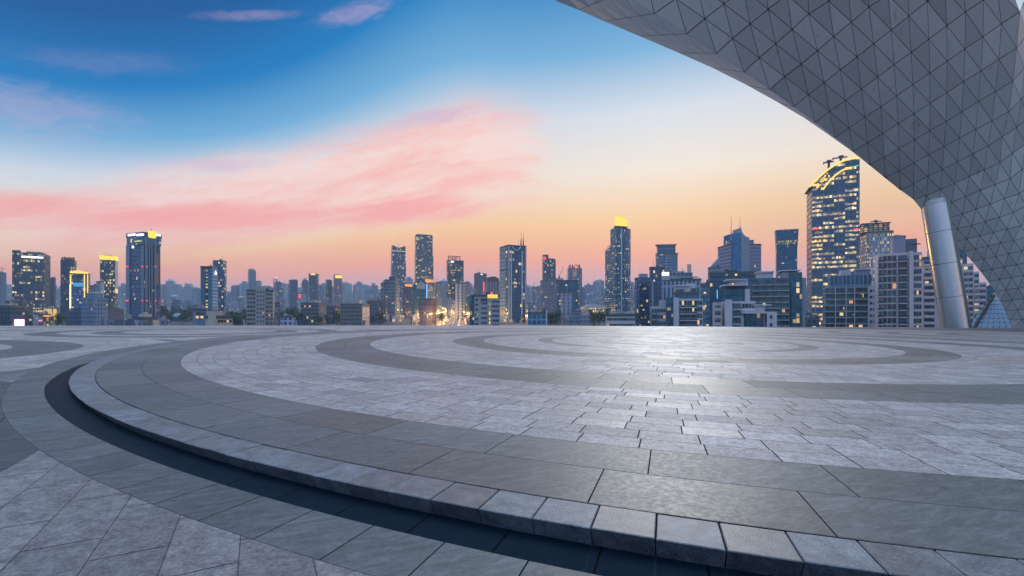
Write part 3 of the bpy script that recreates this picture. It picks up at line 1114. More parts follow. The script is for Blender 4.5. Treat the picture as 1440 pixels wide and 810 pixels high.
# footprint: square with generous rounded corners, swelling slightly
def rrect(x0, x1, y0, y1, r, n=6):
    pts = []
    for (qx, qy, s0) in ((x1 - r, y0 + r, -90), (x1 - r, y1 - r, 0), (x0 + r, y1 - r, 90), (x0 + r, y0 + r, 180)):
        for k in range(n + 1):
            t_ = R(s0 + 90 * k / n)
            pts.append((qx + r * math.cos(t_), qy + r * math.sin(t_)))
    return pts
fp = rrect(0, b_, 0, a_, min(a_, b_) * 0.22)
m = MB(); m.prism(fp, 0, b.Z(346), 0, 1); m.build('shaft', [fr_, M_roof], b.root)
m = MB(); m.prism(fp, b.Z(346) + 0.02, b.Z(343), 0, 1); m.build('dark_belt', [M_dark, M_roof], b.root)
m = MB(); m.prism(rrect(-0.5, b_ + .5, -0.5, a_ + .5, min(a_, b_) * 0.22), b.Z(343) + 0.02, b.Z(332.5), 0, 1)
m.build('top_storeys', [facade((0.05, 0.1, 0.15), (0.03, 0.12, 0.17), 2.2, 3.6, 0.06, 0.2, 0.05), M_roof], b.root)
m = MB(); m.prism(rrect(-0.8, b_ + .8, -0.8, a_ + .8, min(a_, b_) * 0.23), b.Z(332.4), b.Z(326), 0, 1)
m.build('crown', [plain('crown_blue', (0.05, 0.09, 0.15), 0.4), M_roof], b.root)
for p0, p1 in ((181, 192), (193, 202.5)):
    b.slab_left('roof_light', p0 + 1, p1, 328.6, 331.4, M_whitelight, 1.4) if p1 < 203 else None
b.slab('roof_light', 217.5, 224.5, 328.6, 331.4, M_whitelight, 1.4)
lm = plain('blue_pier', (0.12, 0.2, 0.3), 0.35, 0.2)
for p0, p1 in ((178.5, 183.5), (200, 202.8)):
    b.slab_left('pier', p0, p1, 345, 460, lm, 0.9)
for p0, p1 in ((203.6, 206.6), (208.4, 210), (212, 213.6), (216.4, 219)):
    b.slab('pier', p0, p1, 334, 460, lm, 0.9)
b.slab('bronze_panel', 219.3, 222.5, 356, 400, plain('bronze_glass', (0.3, 0.14, 0.1), 0.25), 0.3)
b.slab_left('lit_bay', 186.5, 188.3, 345.6, 349, M_whitelight, 0.7)
m = MB(); xe, ze = b.fx(212.5), b.Z(328.5)
m.profile([(xe - 3.1, ze - 2.2), (xe - 2.2, ze - 3.3), (xe + 2.2, ze - 3.3), (xe + 3.1, ze - 2.2), (xe + 3.1, ze + 2.2), (xe + 2.2, ze + 3.3), (xe - 2.2, ze + 3.3), (xe - 3.1, ze + 2.2)], -2.4, -.9); m.build('emblem', M_yellow, b.root)
m = MB(); m.tube([(xe, -0.5, ze - 4), (xe, -0.5, b.Z(320.5))], 0.25, 5); m.build('antenna', M_dark, b.root)
for rw in (375, 422.8):
    for p in (178.5, 180.7, 201.2):
        b.slab_left('aviation_light', p, p + 1.5, rw - .8, rw + .8, M_redlight, 1.3)
    for p in (205, 217, 227):
        b.slab('aviation_light', p, p + 1.5, rw - .8, rw + .8, M_redlight, 1.3)
rr = random.Random(4)
for k in range(6):
    y_ = b.fy(200) + (b.fy(190) - b.fy(200)) * k / 6
    m = MB(); m.box(-0.95, -0.55, y_, y_ + 0.9, b.Z(339.4) + rr.uniform(0, .3), b.Z(338.2) + rr.uniform(0, .5)); m.build('letter', M_yellow, b.root)
y_ = b.fy(186)
m = MB(); m.profile([(-0.95, b.Z(340)), (-0.55, b.Z(340)), (-0.55, b.Z(334.6)), (-0.95, b.Z(334.6))], y_, y_ + .6); m.box(-0.95, -0.55, y_ - 1.3, y_ - .01, b.Z(335.8), b.Z(334.8)); m.build('logo', M_yellow, b.root)
b = Bld('low_block', 'small cream building at the foot of the tall rounded blue tower', 189, 204, 221, 230)
b.body(448, facade((0.5, 0.44, 0.44), (0.05, 0.06, 0.08), 3, 3.2, 0.3, 0.5, 0.03)); b.plant(441.5, 0.0, 0.55, 0.0, 0.6, M_cream)
b.plant(450, 0.6, 1.1, -0.1, 0.3, M_cream, part='annex')

# ------- centre left
b = Bld('slab_tower', 'pale grey slab tower with one lit stair line and a white rooftop logo', 282, 298, 306, 480, mark='pale slab tower')
b.body(375.5, facade((0.2, 0.26, 0.33), (0.06, 0.1, 0.15), 1.4, 3.5, 0.08, 0.2, 0.01, 0, 0.4))
b.slab_left('top_band', 282.3, 297.8, 375.2, 377.6, M_dark, 0.4)
b.slab_left('stair_recess', 288, 292.6, 379, 432, facade((0.05, 0.07, 0.1), (0.04, 0.05, 0.06), 4.5, 3.5, 0.1, 0.4, 0.9, 0, 0.5, 1.1), 0.35)
b.slab('striped_wall', 298.2, 305.8, 379, 432, facade((0.3, 0.38, 0.46), (0.06, 0.1, 0.15), 30, 3.5, 0.0, 0.5, 0.0), 0.35)
m = MB(); xe, ze = b.fx(302.5), b.Z(382.2)
m.face([(xe - 2.2, -0.7, ze - 1.7), (xe + 2.2, -0.7, ze - 1.7), (xe, -0.7, ze + 2.4)]); m.box(xe - 2.6, xe + 2.6, -0.68, -0.4, ze - 2.2, ze - 1.6)
m.build('rooftop_logo', M_whitelight, b.root)
b.mast(295.3, 375.5, 371.5, 0.5)
b = Bld('glass_tower', 'dark glass tower close behind the pale slab tower', 299.5, 316, 318.7, 620)
b.body(367.3, facade((0.06, 0.08, 0.12), (0.03, 0.06, 0.1), 1.9, 3.9, 0.1, 0.28, 0.22, 0.4, 0.2)); b.plant(366.8, 0.1, 0.9, 0.1, 0.7, M_dark)
b = Bld('low_cream_building', 'low cream building with stacked flat terraces below the pale slab tower', 289, 305, 327, 200, phi=R(35), mark='cream terraces')
b.body(446.5, M_cream); b.plant(437, -0.12, 0.38, 0.02, 0.6, M_cream, 'tower_block'); b.plant(435.6, -0.15, 0.42, 0.0, 0.62, M_roof, 'roof_slab', base=b.Z(436.6))
b.plant(444, 0.75, 1.0, 0.1, 0.6, M_cream, 'stair_head'); wgrid(b, 'r', 306, 326, 447.5, 457, 5, 2.6, 1.2, 1.1, 0.05)
b = Bld('blue_lit_building', 'small blue-lit building with two bright windows beside the cream terraces', 271, 275, 290, 240, phi=R(15))
b.body(436, plain('blue_paint', (0.12, 0.2, 0.33), 0.6))
for p in (275.5, 282): b.slab('window', p, p + 3.6, 444.3, 447.6, M_lit_warm, 0.25)
wgrid(b, 'r', 275.5, 289.5, 437.5, 443, 4, 2.6, 1.3, 1.3, 0.0)

b = Bld('concrete_apartment_tower', 'broad grey concrete apartment tower with dark window columns, left of centre', 346.5, 384, 386, 330, mark='grey concrete flats')
b.phi_ = 0
b.body(409.5, plain('weathered_concrete', (0.28, 0.27, 0.28), 0.85, var=0.3, vscale=0.12))
b.block('lift_tower', 1.0, 7.0, b.fy(374), b.fy(358.5), 0.5, b.Z(402.5), [M_grey, M_roof])
b.block('centre_bay', -0.9, 0.3, b.fy(373), b.fy(360), 0, b.Z(406), [M_grey, M_roof])
wgrid(b, 'l', 347.3, 359, 411, 456, 3, 3.0, 1.5, 1.5, 0.02)
wgrid(b, 'l', 360.5, 372.5, 408, 456, 3, 3.0, 1.0, 1.3, 0.02, off=-0.9)
wgrid(b, 'l', 374, 383.5, 411, 456, 3, 3.0, 1.5, 1.5, 0.03)
flush(b)
b = Bld('apartment_block', 'lower grey block joined to the right of the grey concrete flats', 384.5, 386.5, 394, 350, phi=R(15))
b.body(426.5, facade((0.28, 0.28, 0.3), (0.03, 0.04, 0.06), 2.4, 3, 0.28, 0.5, 0.08)); b.plant(425, 0.2, 0.6)
b = Bld('low_block', 'low white blocks with a pitched blue roof, right of the grey concrete flats', 394, 398, 414, 300, phi=R(15))
b.body(446, facade((0.5, 0.52, 0.58), (0.05, 0.06, 0.1), 3, 3, 0.2, 0.4, 0.1)); b.plant(443, 0.2, 0.9, 0.1, 0.7, M_bluewall, 'roof')

def mid(name, label, x0, c, x1, D, row, wall, glass=(0.03, 0.045, 0.07), lit=0.08, bay=2.4, fl=3.6, mull=0.2, span=0.4, plant=None, mark=None, warm=0.5, rows=0.3):
    b = Bld(name, label, x0, c, x1, D, mark=mark)
    b.body(row, facade(wall, glass, bay, fl, mull, span, lit, rows, warm))
    if plant:
        b.plant(plant, 0.2, 0.75, 0.15, 0.7, M_grey)
    return b


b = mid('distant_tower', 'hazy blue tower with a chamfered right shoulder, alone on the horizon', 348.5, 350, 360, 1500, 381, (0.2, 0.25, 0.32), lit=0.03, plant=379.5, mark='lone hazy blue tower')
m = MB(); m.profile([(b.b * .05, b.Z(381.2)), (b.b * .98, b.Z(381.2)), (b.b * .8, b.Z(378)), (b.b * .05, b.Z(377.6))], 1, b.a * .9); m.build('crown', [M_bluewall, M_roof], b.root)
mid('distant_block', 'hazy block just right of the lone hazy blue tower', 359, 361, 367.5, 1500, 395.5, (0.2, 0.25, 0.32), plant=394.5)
b = mid('neon_tower', 'slim distant tower outlined in pink neon with a gold cap', 384.5, 386, 390, 1800, 391, (0.2, 0.15, 0.3), plant=389, mark='pink neon tower')
b.slab('neon_strip', 386, 387, 391, 406, M_pinklight, 1.0); b.slab('gold_cap', 386, 390, 389.5, 391.5, M_gold, 1.5); b.mast(385.2, 391, 386, 0.9, mat=M_pinklight)
mid('office_tower', 'dark blue block right of the pink neon tower', 386, 388, 396.5, 1200, 397, (0.1, 0.13, 0.2), plant=396)
b = mid('office_tower', 'flat-topped blue-grey block between the pink neon and gold-capped brown towers', 406, 408, 418.8, 1000, 394, (0.13, 0.17, 0.24), lit=0.02, plant=393.2)
b = mid('small_block', 'pale low block with a glowing red sign beneath the flat-topped blue-grey block', 418.5, 421, 431, 760, 412, (0.5, 0.5, 0.55), lit=0.1, plant=410)
b.slab('red_sign', 420, 423, 414, 419, M_redlight, 0.6)
b = mid('domed_tower', 'slim blue-grey tower with a rounded cap beside the gold-capped brown tower', 425, 427, 433, 1000, 394, (0.15, 0.18, 0.25))
m = MB(); m.prism(rrect(0, b.b, 0, b.a, b.b * .4), b.Z(394) - .5, b.Z(390.8), 0, 1, rrect(b.b * .3, b.b * .7, b.a * .3, b.a * .7, b.b * .15)); m.build('cap', [M_bluewall, M_roof], b.root)
b = mid('gold_capped_tower', 'brown-grey tower with a gold cap light, left of the dark flats', 434, 446, 448.5, 860, 385.5, (0.15, 0.15, 0.19), lit=0.12, mark='gold-capped brown tower')
b.slab_left('cap_light', 437, 443.5, 384.8, 386.8, M_gold, 0.8); b.plant(384.6, 0.2, 0.8, 0.1, 0.9)
mid('office_tower', 'violet-grey tower with a dark glazed top, left of the orange-capped tower', 457.5, 460, 468, 1000, 403, (0.3, 0.25, 0.33), lit=0.1, plant=None).plant(393, 0.0, 0.9, 0.0, 0.9, facade((0.06, 0.07, 0.1), (0.04, 0.06, 0.09), 2, 3, .1, .2, .1), 'glazed_top')
b = mid('gold_capped_tower', 'pinkish tower with a bright orange cap sign, right of the violet-grey tower', 469, 471, 481, 900, 387, (0.34, 0.24, 0.28), lit=0.05, mark='orange-capped tower')
b.slab('cap_sign', 471.5, 480.6, 386.8, 391, M_gold, 0.7); b.plant(385.8, 0.1, 0.9, 0.1, 0.9)

b = Bld('apartment_tower', 'dark grey flats with a raised centre and a few orange windows, left of centre', 423, 448, 458, 380, mark='dark raised-centre flats')
b.body(427, plain('dark_concrete', (0.13, 0.14, 0.16), 0.85, vscale=.15)); b.block('lift_tower', 0.5, 6, b.fy(443), b.fy(433), 0.5, b.Z(421.8), [M_grey, M_roof])
wgrid(b, 'l', 424, 447.5, 428, 456, 7, 3.1, 1.4, 1.5, 0.12); wgrid(b, 'r', 448.4, 457.6, 428, 456, 3, 3.1, 1.4, 1.5, 0.1); flush(b)
mid('apartment_tower', 'narrow dark block wedged between two dark grey blocks of flats', 459, 471, 479, 420, 431, (0.11, 0.12, 0.15), lit=0.15, bay=3, fl=3.1, plant=429, warm=0.8)
b = Bld('apartment_tower', 'wide dark grey flats with a pale right end, left of the pointed-roof flats', 478.5, 509, 519.5, 360)
b.body(428.5, plain('dark_concrete_b', (0.15, 0.155, 0.17), 0.85, vscale=.15)); b.block('lift_tower', 0.5, 7, b.fy(505), b.fy(483), 0.5, b.Z(422.5), [M_grey, M_roof])
wgrid(b, 'l', 479.5, 508.5, 430, 456, 8, 3.1, 1.4, 1.5, 0.06)
b.slab('pale_end_wall', 509.3, 519, 432, 458, M_pale, 0.3); wgrid(b, 'r', 510, 518.5, 433, 456, 3, 3.1, 1.2, 1.4, 0.1, off=-0.3); flush(b)
b = Bld('pointed_roof_building', 'dark flats with two pointed roofs, left of the slim stepped tower', 516, 532, 536, 430, mark='pointed-roof flats')
b.body(424, facade((0.13, 0.14, 0.19), (0.03, 0.04, 0.06), 2.2, 3.2, 0.25, 0.45, 0.06))
for f0, f1 in ((0.02, 0.48), (0.52, 0.98)):
    m = MB(); ya, yb = b.a * f0, b.a * f1
    m.prism([(0, ya), (b.b, ya), (b.b, yb), (0, yb)], b.Z(424) + .9, b.Z(416.5), 0, 0, [(b.b * .4, (ya + yb) / 2 - .2), (b.b * .6, (ya + yb) / 2 - .2), (b.b * .6, (ya + yb) / 2 + .2), (b.b * .4, (ya + yb) / 2 + .2)])
    m.build('pointed_roof', plain('roof_slate', (0.06, 0.065, 0.09), 0.6), b.root)
b = Bld('stepped_tower', 'slim grey-blue stepped residential tower with lit stair lines, left of the concave-topped tower', 535.5, 556, 562, 440, mark='slim stepped tower')
fs = facade((0.2, 0.22, 0.28), (0.03, 0.04, 0.06), 2.0, 3.1, 0.28, 0.5, 0.06, 0, 0.7)
b.body(399, fs); b.block('upper_stage', 1, b.b * .9, b.fy(555), b.fy(540), 0.5, b.Z(393), [fs, M_roof]); b.block('top_stage', 2, b.b * .8, b.fy(556) + 1, b.fy(546), 0.5, b.Z(388.5), [facade((0.1, 0.14, 0.2), (0.03, 0.04, 0.07), 2, 3, .2, .3, .02), M_roof])
b.slab_left('lit_stair', 543, 545, 415, 452, facade((0.1, 0.08, 0.07), (0.1, 0.07, 0.05), 3, 3.1, 0.1, 0.4, 0.9, 0, 0.9, 1.0), 0.4); b.slab('lit_edge', 558, 559.4, 402, 450, facade((0.2, 0.22, 0.28), (0.1, 0.08, 0.06), 1.5, 3.1, 0.1, 0.4, 0.8, 0, 0.4, .8), 0.4)

b = Bld('concave_topped_tower', 'tall blue tower with a scooped roofline, left of the tallest brown tower', 549, 551, 571.5, 1000, phi=R(12), mark='concave-topped tower')
H = b.Z(349); fa = facade((0.07, 0.09, 0.14), (0.035, 0.06, 0.1), 2.6, 4.2, 0.12, 0.28, 0.2, 0.3, 0.3)
m = MB(); x0_, x1_ = 0.0, b.b; w_ = x1_ - x0_
prof = [(x0_, 0), (x1_, 0), (x1_ - w_ * .02, H * .6), (x1_ - w_ * .06, H), (x1_ - w_ * .07, b.Z(344.3))]
prof += [(x1_ - w_ * (.07 + .86 * k / 8), b.Z(344.3) - (b.Z(344.3) - b.Z(347.2)) * math.sin(PI * k / 8)) for k in range(1, 8)]
prof += [(x0_ + w_ * .07, b.Z(344.3)), (x0_ + w_ * .06, H), (x0_ + w_ * .01, H * .6)]
m.profile(prof, 0, b.a); m.build('shaft', [fa, M_roof], b.root)
b.slab('light_band', 551, 570, 352.2, 352.9, M_lit_warm, 0.6); b.mast(560, 346, 343, .8)
b = Bld('tallest_brown_tower', 'tallest brown-grey tower in the middle of the skyline, glowing red near its foot', 583, 585, 609.5, 1100, phi=R(10), mark='tallest brown tower')
fb = facade((0.13, 0.1, 0.11), (0.07, 0.055, 0.06), 2.8, 4.2, 0.1, 0.3, 0.2, 0.4, 0.45)
b.body(359, fb); b.block('upper_stage', 0.6, b.fx(608.6), 1, b.a - 1, b.Z(359) + .9, b.Z(329.6), [fb, M_roof]); b.plant(329, 0.05, 0.9, 0.1, 0.9, M_dark)
b.slab('red_glow_band', 598, 609, 393, 397.5, M_orangelight, 0.7); b.slab('lit_floors', 586, 608, 388, 394, facade((0.3, 0.12, 0.1), (0.2, 0.08, 0.06), 2.4, 3, .1, .3, .6, 0, 1.0), 0.5)
b = mid('lit_block', 'low block with yellow-lit floors at the foot of the tallest brown tower', 600.5, 602, 612, 700, 398.5, (0.3, 0.25, 0.2), lit=0.5, plant=397, warm=0.3)
b = mid('slab_block', 'pale narrow block with a lit corner, right of the tallest brown tower', 611.5, 614, 621, 720, 397.5, (0.45, 0.43, 0.45), lit=0.15, plant=396)
b = mid('gold_roofed_block', 'dark block with an orange-lit roof between the concave-topped and tallest brown towers', 566, 570, 580, 640, 402.5, (0.08, 0.08, 0.13), lit=0.12, warm=0.9)
b.slab('roof_glow', 570.3, 579.5, 399.6, 402.8, M_orangelight, 0.4, 3)
b = Bld('gabled_glass_tower', 'steep gabled glass block with a blue-lit edge, before the tallest brown tower', 580, 582, 601, 440, phi=R(12), mark='gabled glass block')
m = MB(); m.profile([(0, 0), (b.b, 0), (b.b, b.Z(398)), (b.b * .52, b.Z(389.8)), (0, b.Z(398))], 0, b.a * .8); m.build('shaft', [facade((0.05, 0.08, 0.11), (0.03, 0.07, 0.09), 1.5, 3.4, 0.1, 0.25, 0.03), plain('gable_roof', (0.03, 0.04, 0.06), .5)], b.root)
m = MB(); m.profile([(b.b * .2, b.Z(406)), (b.b * .84, b.Z(406)), (b.b * .84, b.Z(400)), (b.b * .52, b.Z(394)), (b.b * .2, b.Z(400))], -0.4, -.02); m.build('gable_frame', [M_bluewall, M_roof], b.root)
b.slab('blue_edge', 599.3, 600.8, 399, 420, M_bluelight, .5)
b = Bld('apartment_tower', 'dark purple flats with a turreted roof in front of the gabled glass block', 589, 606, 614, 340)
b.body(424, facade((0.13, 0.1, 0.15), (0.03, 0.03, 0.05), 2.0, 3.1, 0.3, 0.5, 0.03, 0, .8)); b.plant(419.5, 0.1, 0.7, 0.1, 0.45, plain('purple_wall', (0.13, 0.1, 0.15), .8)); b.plant(421, 0.1, 0.7, 0.55, 0.9, plain('purple_wall_b', (0.13, 0.1, 0.15), .8), 'turret')

b = Bld('sign_topped_tower', 'dark tower with lit floor bands and a rooftop sign frame', 628, 630, 652, 700, phi=R(12), mark='sign-topped tower')
b.body(366.3, facade((0.07, 0.08, 0.1), (0.03, 0.045, 0.06), 2.2, 3.9, 0.08, 0.4, 0.35, 0.7, 0.35, .8))
m = MB(); h0, h1 = b.Z(366.3) + .9, b.Z(359.6)
xa, xb = b.fx(630.2), b.fx(647.5)
m.box(xa, xa + 1, 0.5, 1.5, h0, h1); m.box(xb - 1, xb, .5, 1.5, h0, h1); m.box(xa + 1.01, xb - 1.01, .6, 1.4, h1 - 1, h1); m.build('sign_frame', M_dark, b.root)
m = MB(); rr = random.Random(9)
for k in range(7):
    x_ = xa + 2 + (xb - xa - 5) * k / 7; m.box(x_, x_ + 1.6, .3, .55, h0 + 1.5 + rr.uniform(0, .6), h1 - 1.6 - rr.uniform(0, .7))
m.build('sign_letters', plain('orange_letters', (0.7, 0.3, 0.12), .5), b.root); b.slab('logo_light', 634, 638, 366.8, 369, M_whitelight, .7)
mid('slab_block', 'pale vertical-ribbed block in front of the sign-topped tower', 640.5, 651, 654, 560, 398, (0.52, 0.46, 0.48), lit=0.03, bay=5, mull=.3, span=.2, plant=396.5)
mid('slab_block', 'narrow mauve block right of the pale vertical-ribbed block', 653.5, 655, 660.5, 640, 397, (0.35, 0.3, 0.36), lit=0.08, plant=None)
b = mid('office_tower', 'square violet-grey tower left of the arched-roof tower', 666.5, 668, 684.5, 680, 385, (0.17, 0.16, 0.22), lit=0.08, plant=384, mark='square violet-grey tower'); b.slab('roof_light', 676, 678.5, 385.2, 386.4, M_whitelight, .6)
b = Bld('arched_roof_tower', 'low arched-roof tower with dark window slots, beside the twin-masted blue tower', 678.5, 686, 703, 600)
b.body(395.5, facade((0.32, 0.27, 0.31), (0.03, 0.04, 0.07), 4, 30, 0.26, 0.1, 0.0)); m = MB()
n_ = 10; m.profile([(b.fx(687), b.Z(395.5) + .5), (b.fx(702), b.Z(395.5) + .5)] + [(b.fx(687) + (b.fx(702) - b.fx(687)) * (1 - k / n_), b.Z(390.6) + 2.2 * math.sin(PI * k / n_)) for k in range(n_ + 1)], 1, b.a * .7); m.build('arched_roof', [plain('lead_roof', (0.06, 0.06, 0.08), .5), M_dark], b.root)
b.slab_left('red_neon', 680, 681, 396, 410, M_redlight, .4)
b = Bld('grey_office', 'grey punched-window block with a yellow sign and red lamp on its roof', 662, 667.5, 703, 300, phi=R(14), mark='yellow-signed grey block')
b.body(416, plain('grey_panel', (0.33, 0.33, 0.37), .7, vscale=.2)); b.block('teal_wing', -3, -.1, 2, b.a, 0, b.Z(414.5), [facade((0.05, 0.1, 0.1), (0.03, 0.09, 0.1), 2, 3.2, .1, .2, .12), M_roof])
wgrid(b, 'r', 668, 672.5, 418, 456, 2, 3.2, 1.3, 1.4, .05); wgrid(b, 'r', 676.5, 685, 423, 456, 4, 3.2, 1.4, 1.3, .04); wgrid(b, 'r', 692, 702, 420, 456, 4, 3.2, 1.4, 1.3, .04)
b.slab('dark_bay', 676, 685, 419.5, 424, M_glass_d, .12); b.slab('lit_slot', 687.3, 689.3, 425, 456, facade((0.3, 0.25, 0.1), (0.3, .2, .08), 1.5, 3.2, .05, .2, 1.0, 0, .6), .3)
b.slab('yellow_sign', 685.6, 699.4, 414.2, 419, M_yellow, .8); b.slab('yellow_sign_stripe', 685.6, 699.4, 416.6, 417.4, M_orangelight, .95)
m = MB(); x_ = b.fx(691.8); m.tube([(x_, .5, b.Z(414.5)), (x_, .5, b.Z(412.4)), (x_, .5, b.Z(410.2))], 1.25, 8, r2=.3); m.build('red_lamp', M_redlight, b.root); flush(b)

b = Bld('twin_mast_tower', 'tall blue tower with pale ribs, a curved chevron near the top and twin rooftop masts', 702.5, 714.5, 740, 450, phi=R(27), mark='tall ribbed blue tower')
fd = facade((0.06, 0.1, 0.15), (0.025, 0.06, 0.1), 1.7, 3.8, 0.08, 0.3, 0.14, 0.5, 0.3)
b.body(345, fd, roof=False); b.block('roof_cap', 0.3, b.b - .3, .3, b.a - .3, b.Z(345), b.Z(343.8), [M_dark, M_roof])
b.slab_left('side_wall', 703, 711.5, 347, 460, facade((0.3, 0.27, 0.32), (0.12, .12, .16), 30, 3.8, 0.0, 0.45, 0.0), .3); b.slab_left('dark_belt', 703, 711.5, 378.5, 380, M_dark, .45)
for p0, p1 in ((714.7, 716.6), (738, 739.9)): b.slab('corner_pier', p0, p1, 345, 460, plain('blue_rib', (0.25, .34, .46), .4), .6)
for p0 in (718, 733.3): b.slab('pale_rib', p0, p0 + 1.2, 353, 460, plain('pale_rib', (0.45, .52, .62), .5), .9)
m = MB(); pts = [(b.fx(719.5 + 12.5 * k / 10), -.6, b.Z(345.5 + 6 * math.sin(PI * k / 10))) for k in range(11)]; m.tube(pts, .45, 6); m.build('chevron', plain('chevron_pale', (.45, .52, .62), .5), b.root)
for p, rt in ((732.8, 326.3), (735.9, 326.3)): b.mast(p, 344, 336, .9, .3, 'mast_base', plain('mast_bronze', (.3, .16, .1), .5)); b.mast(p, 336, rt, .3, .3, 'antenna')
b.mast(728.8, 344, 337, .25, .3)
mid('slim_tower', 'slim pale tower with a pointed cap, right of the tall ribbed blue tower', 747, 748.5, 753, 700, 405, (.4, .38, .44), plant=402.5, lit=.1).mast(750, 404, 396, .4)
b = Bld('low_white_building', 'low white office with teal glazing at the foot of the tall ribbed blue tower', 739.5, 742, 770, 290, phi=R(12)); b.body(441, facade((.3, .38, .45), (.03, .09, .12), 3, 3.4, .1, .3, .12, 0, .2)); b.plant(435, .0, .18, .1, .6, M_bluewall, 'stair_head'); b.slab('white_pier', 767.5, 769.2, 436, 458, M_white, .4)

b = Bld('notched_brown_tower', 'brown-grey tower with a stepped top and a red disc sign, right of centre', 762.5, 764, 781.5, 800, phi=R(12), mark='red-disc tower')
fe = facade((.12, .11, .14), (.05, .055, .08), 2.4, 3.9, .12, .3, .15, .3, .4)
b.body(366, fe); b.block('upper_stage', 0.2, b.fx(771.5), .5, b.a - 1, b.Z(366) + .9, b.Z(357.8), [fe, M_roof]); b.block('mid_stage', b.fx(771.6), b.fx(780.5), .5, b.a - 1, b.Z(366) + .9, b.Z(363.2), [fe, M_roof])
m = MB(); m.tube([(b.fx(766), -1.2, b.Z(363.3)), (b.fx(766), -.3, b.Z(363.3))], 2.4, 12); m.build('red_disc', M_redlight, b.root)
mid('slab_block', 'wide mauve slab block below the red-disc tower', 759.5, 761, 783, 640, 395, (.3, .26, .3), lit=.06, fl=3.2, plant=394)
b = mid('slab_block', 'teal flat-topped block under the leaning crane', 781.5, 783, 813.5, 520, 395.5, (.06, .12, .16), (.03, .08, .11), lit=.03, mark='teal flat-topped block'); b.block('roof_slab', -.5, b.b + .5, -.5, b.a + .5, b.Z(395.5) + .91, b.Z(393.8), [M_dark, M_roof])
b = mid('slab_block', 'pale blue windowless slab standing before the teal flat-topped block', 788.5, 790.5, 804.5, 440, 411.5, (.32, .36, .44), lit=.02, bay=4, mull=.36, plant=410.5)
mid('low_block', 'low blue-grey stepped block right of the pale blue slab', 803, 805, 826, 420, 438, (.25, .3, .38), lit=.06, plant=436)
b = Bld('tower_crane', 'leaning lattice crane on the roof of the teal flat-topped block', 786, 786.6, 788.5, 560, cat='crane')
z_ = b.Z(394); m = MB(); m.tube([(0, 0, z_ - 4), (0, 0, b.Z(387))], .45, 5); m.build('mast', plain('crane_red', (.35, .08, .06), .6), b.root)
m = MB(); m.tube([(-1.5, 0, b.Z(391)), (b.fx(793), 0, b.Z(374))], .35, 4, r2=.2); m.build('jib', plain('crane_red_b', (.35, .08, .06), .6), b.root)
b = Bld('orange_sign_tower', 'mauve tower with glowing orange sign letters on its stepped top', 798, 800, 818.5, 900, phi=R(12), mark='orange-signed tower')
ff = facade((.32, .25, .29), (.07, .07, .1), 2.2, 3.7, .25, .3, .08, .2, .5); b.body(377.5, ff); b.block('crown', b.fx(801.5), b.fx(816), 1, b.a - 1, b.Z(377.5) + .9, b.Z(372), [ff, M_roof]); lettering(b, 'sign_letters', 802.5, 814.5, 369, 377.5, M_orangelight, 4, .8, 6)
b.slab('floodlit_strip', 805, 811, 378, 390, facade((.5, .3, .25), (.3, .16, .12), 1.5, 3.7, .2, .2, .8, 0, .8, .5), .4)
b = Bld('lit_hall', 'low hall with a white curved roof and golden glowing front, right of centre', 817, 819, 851, 560, phi=R(12), mark='white-roofed hall')
b.body(431.5, facade((.4, .3, .15), (.3, .2, .1), 2.5, 5.5, .12, .2, .9, 0, .7, .9), roof=False); m = MB(); m.profile([(-3, b.Z(432)), (b.b + 2, b.Z(434)), (b.b + 2, b.Z(432.5))] + [(b.b * (1 - k / 8), b.Z(432 - 4.3 * math.sin(PI * min(1, k / 8 * .9 + .08)))) for k in range(9)], -1.5, b.a); m.build('curved_roof', [M_white, M_white], b.root)
b = Bld('low_white_building', 'low white three-storey building with planting on its roof, before the yellow-topped tower', 852, 853.5, 893.5, 230, phi=R(9), mark='white low-rise')
b.body(443.5, M_white); wgrid(b, 'r', 853.5, 893, 444.5, 457, 12, 3.0, 1.6, 1.3, .06); b.plant(438.5, .12, .5, .2, .6, M_cream, 'penthouse'); b.plant(436.5, .78, 1, .2, .6, M_pale, 'penthouse'); flush(b)

b = Bld('yellow_topped_tower', 'teal glass tower with a rounded right corner and a yellow lit crown', 851, 866, 892.5, 600, phi=R(32), mark='yellow-topped tower')
fg = facade((.04, .11, .15), (.02, .085, .12), 1.3, 3.0, .06, .36, .16, .3, .35, .8)
H1, H2 = b.Z(320), b.Z(346)
r_ = b.b * .45
fp = [(0, 0)] + [(b.b - r_ + r_ * math.sin(R(90 * k / 8)), r_ - r_ * math.cos(R(90 * k / 8))) for k in range(9)] + [(b.b, b.a * .5), (0, b.a * .5)]
m = MB(); m.prism(fp, 0, H1, 0, 1); m.build('shaft', [fg, M_roof], b.root)
m = MB(); yb = b.a * 1.0
m.face([(-.1, .6, 0), (-.1, .6, H2 + 4), (-.1, yb, H2 - 2), (-.1, yb, 0)][::-1], [(0, 0), (0, H2 + 4), (yb, H2 - 2), (yb, 0)][::-1])
m.prism([(0.0, .6), (b.b * .6, .6), (b.b * .6, yb), (0.0, yb)], 0, H2 - 2, 0, 1); m.build('lower_wing', [fg, M_roof], b.root)
m = MB(); m.tube([(0, 2, b.Z(341)), (0, yb * .8, b.Z(344.5))], .5, 5); m.build('roof_truss', M_steel, b.root)
m = MB(); q0, q1 = b.fx(866.6), b.fx(883)
m.profile([(q0, H1), (q1, H1), (q1, b.Z(308)), (q0 + (q1 - q0) * .5, b.Z(304.5)), (q0, b.Z(303.2))], 1, 2.5); m.build('crown', [M_yellow, M_yellow], b.root)
b.block('crown_glow', q0 + .3, q1 - .3, .9, .99, H1 + .2, b.Z(309), [M_yellow, M_yellow]); b.block('crown_louvre', q0 + .2, q1 - .2, .7, .88, b.Z(313), b.Z(312), [M_lit_yel, M_lit_yel])
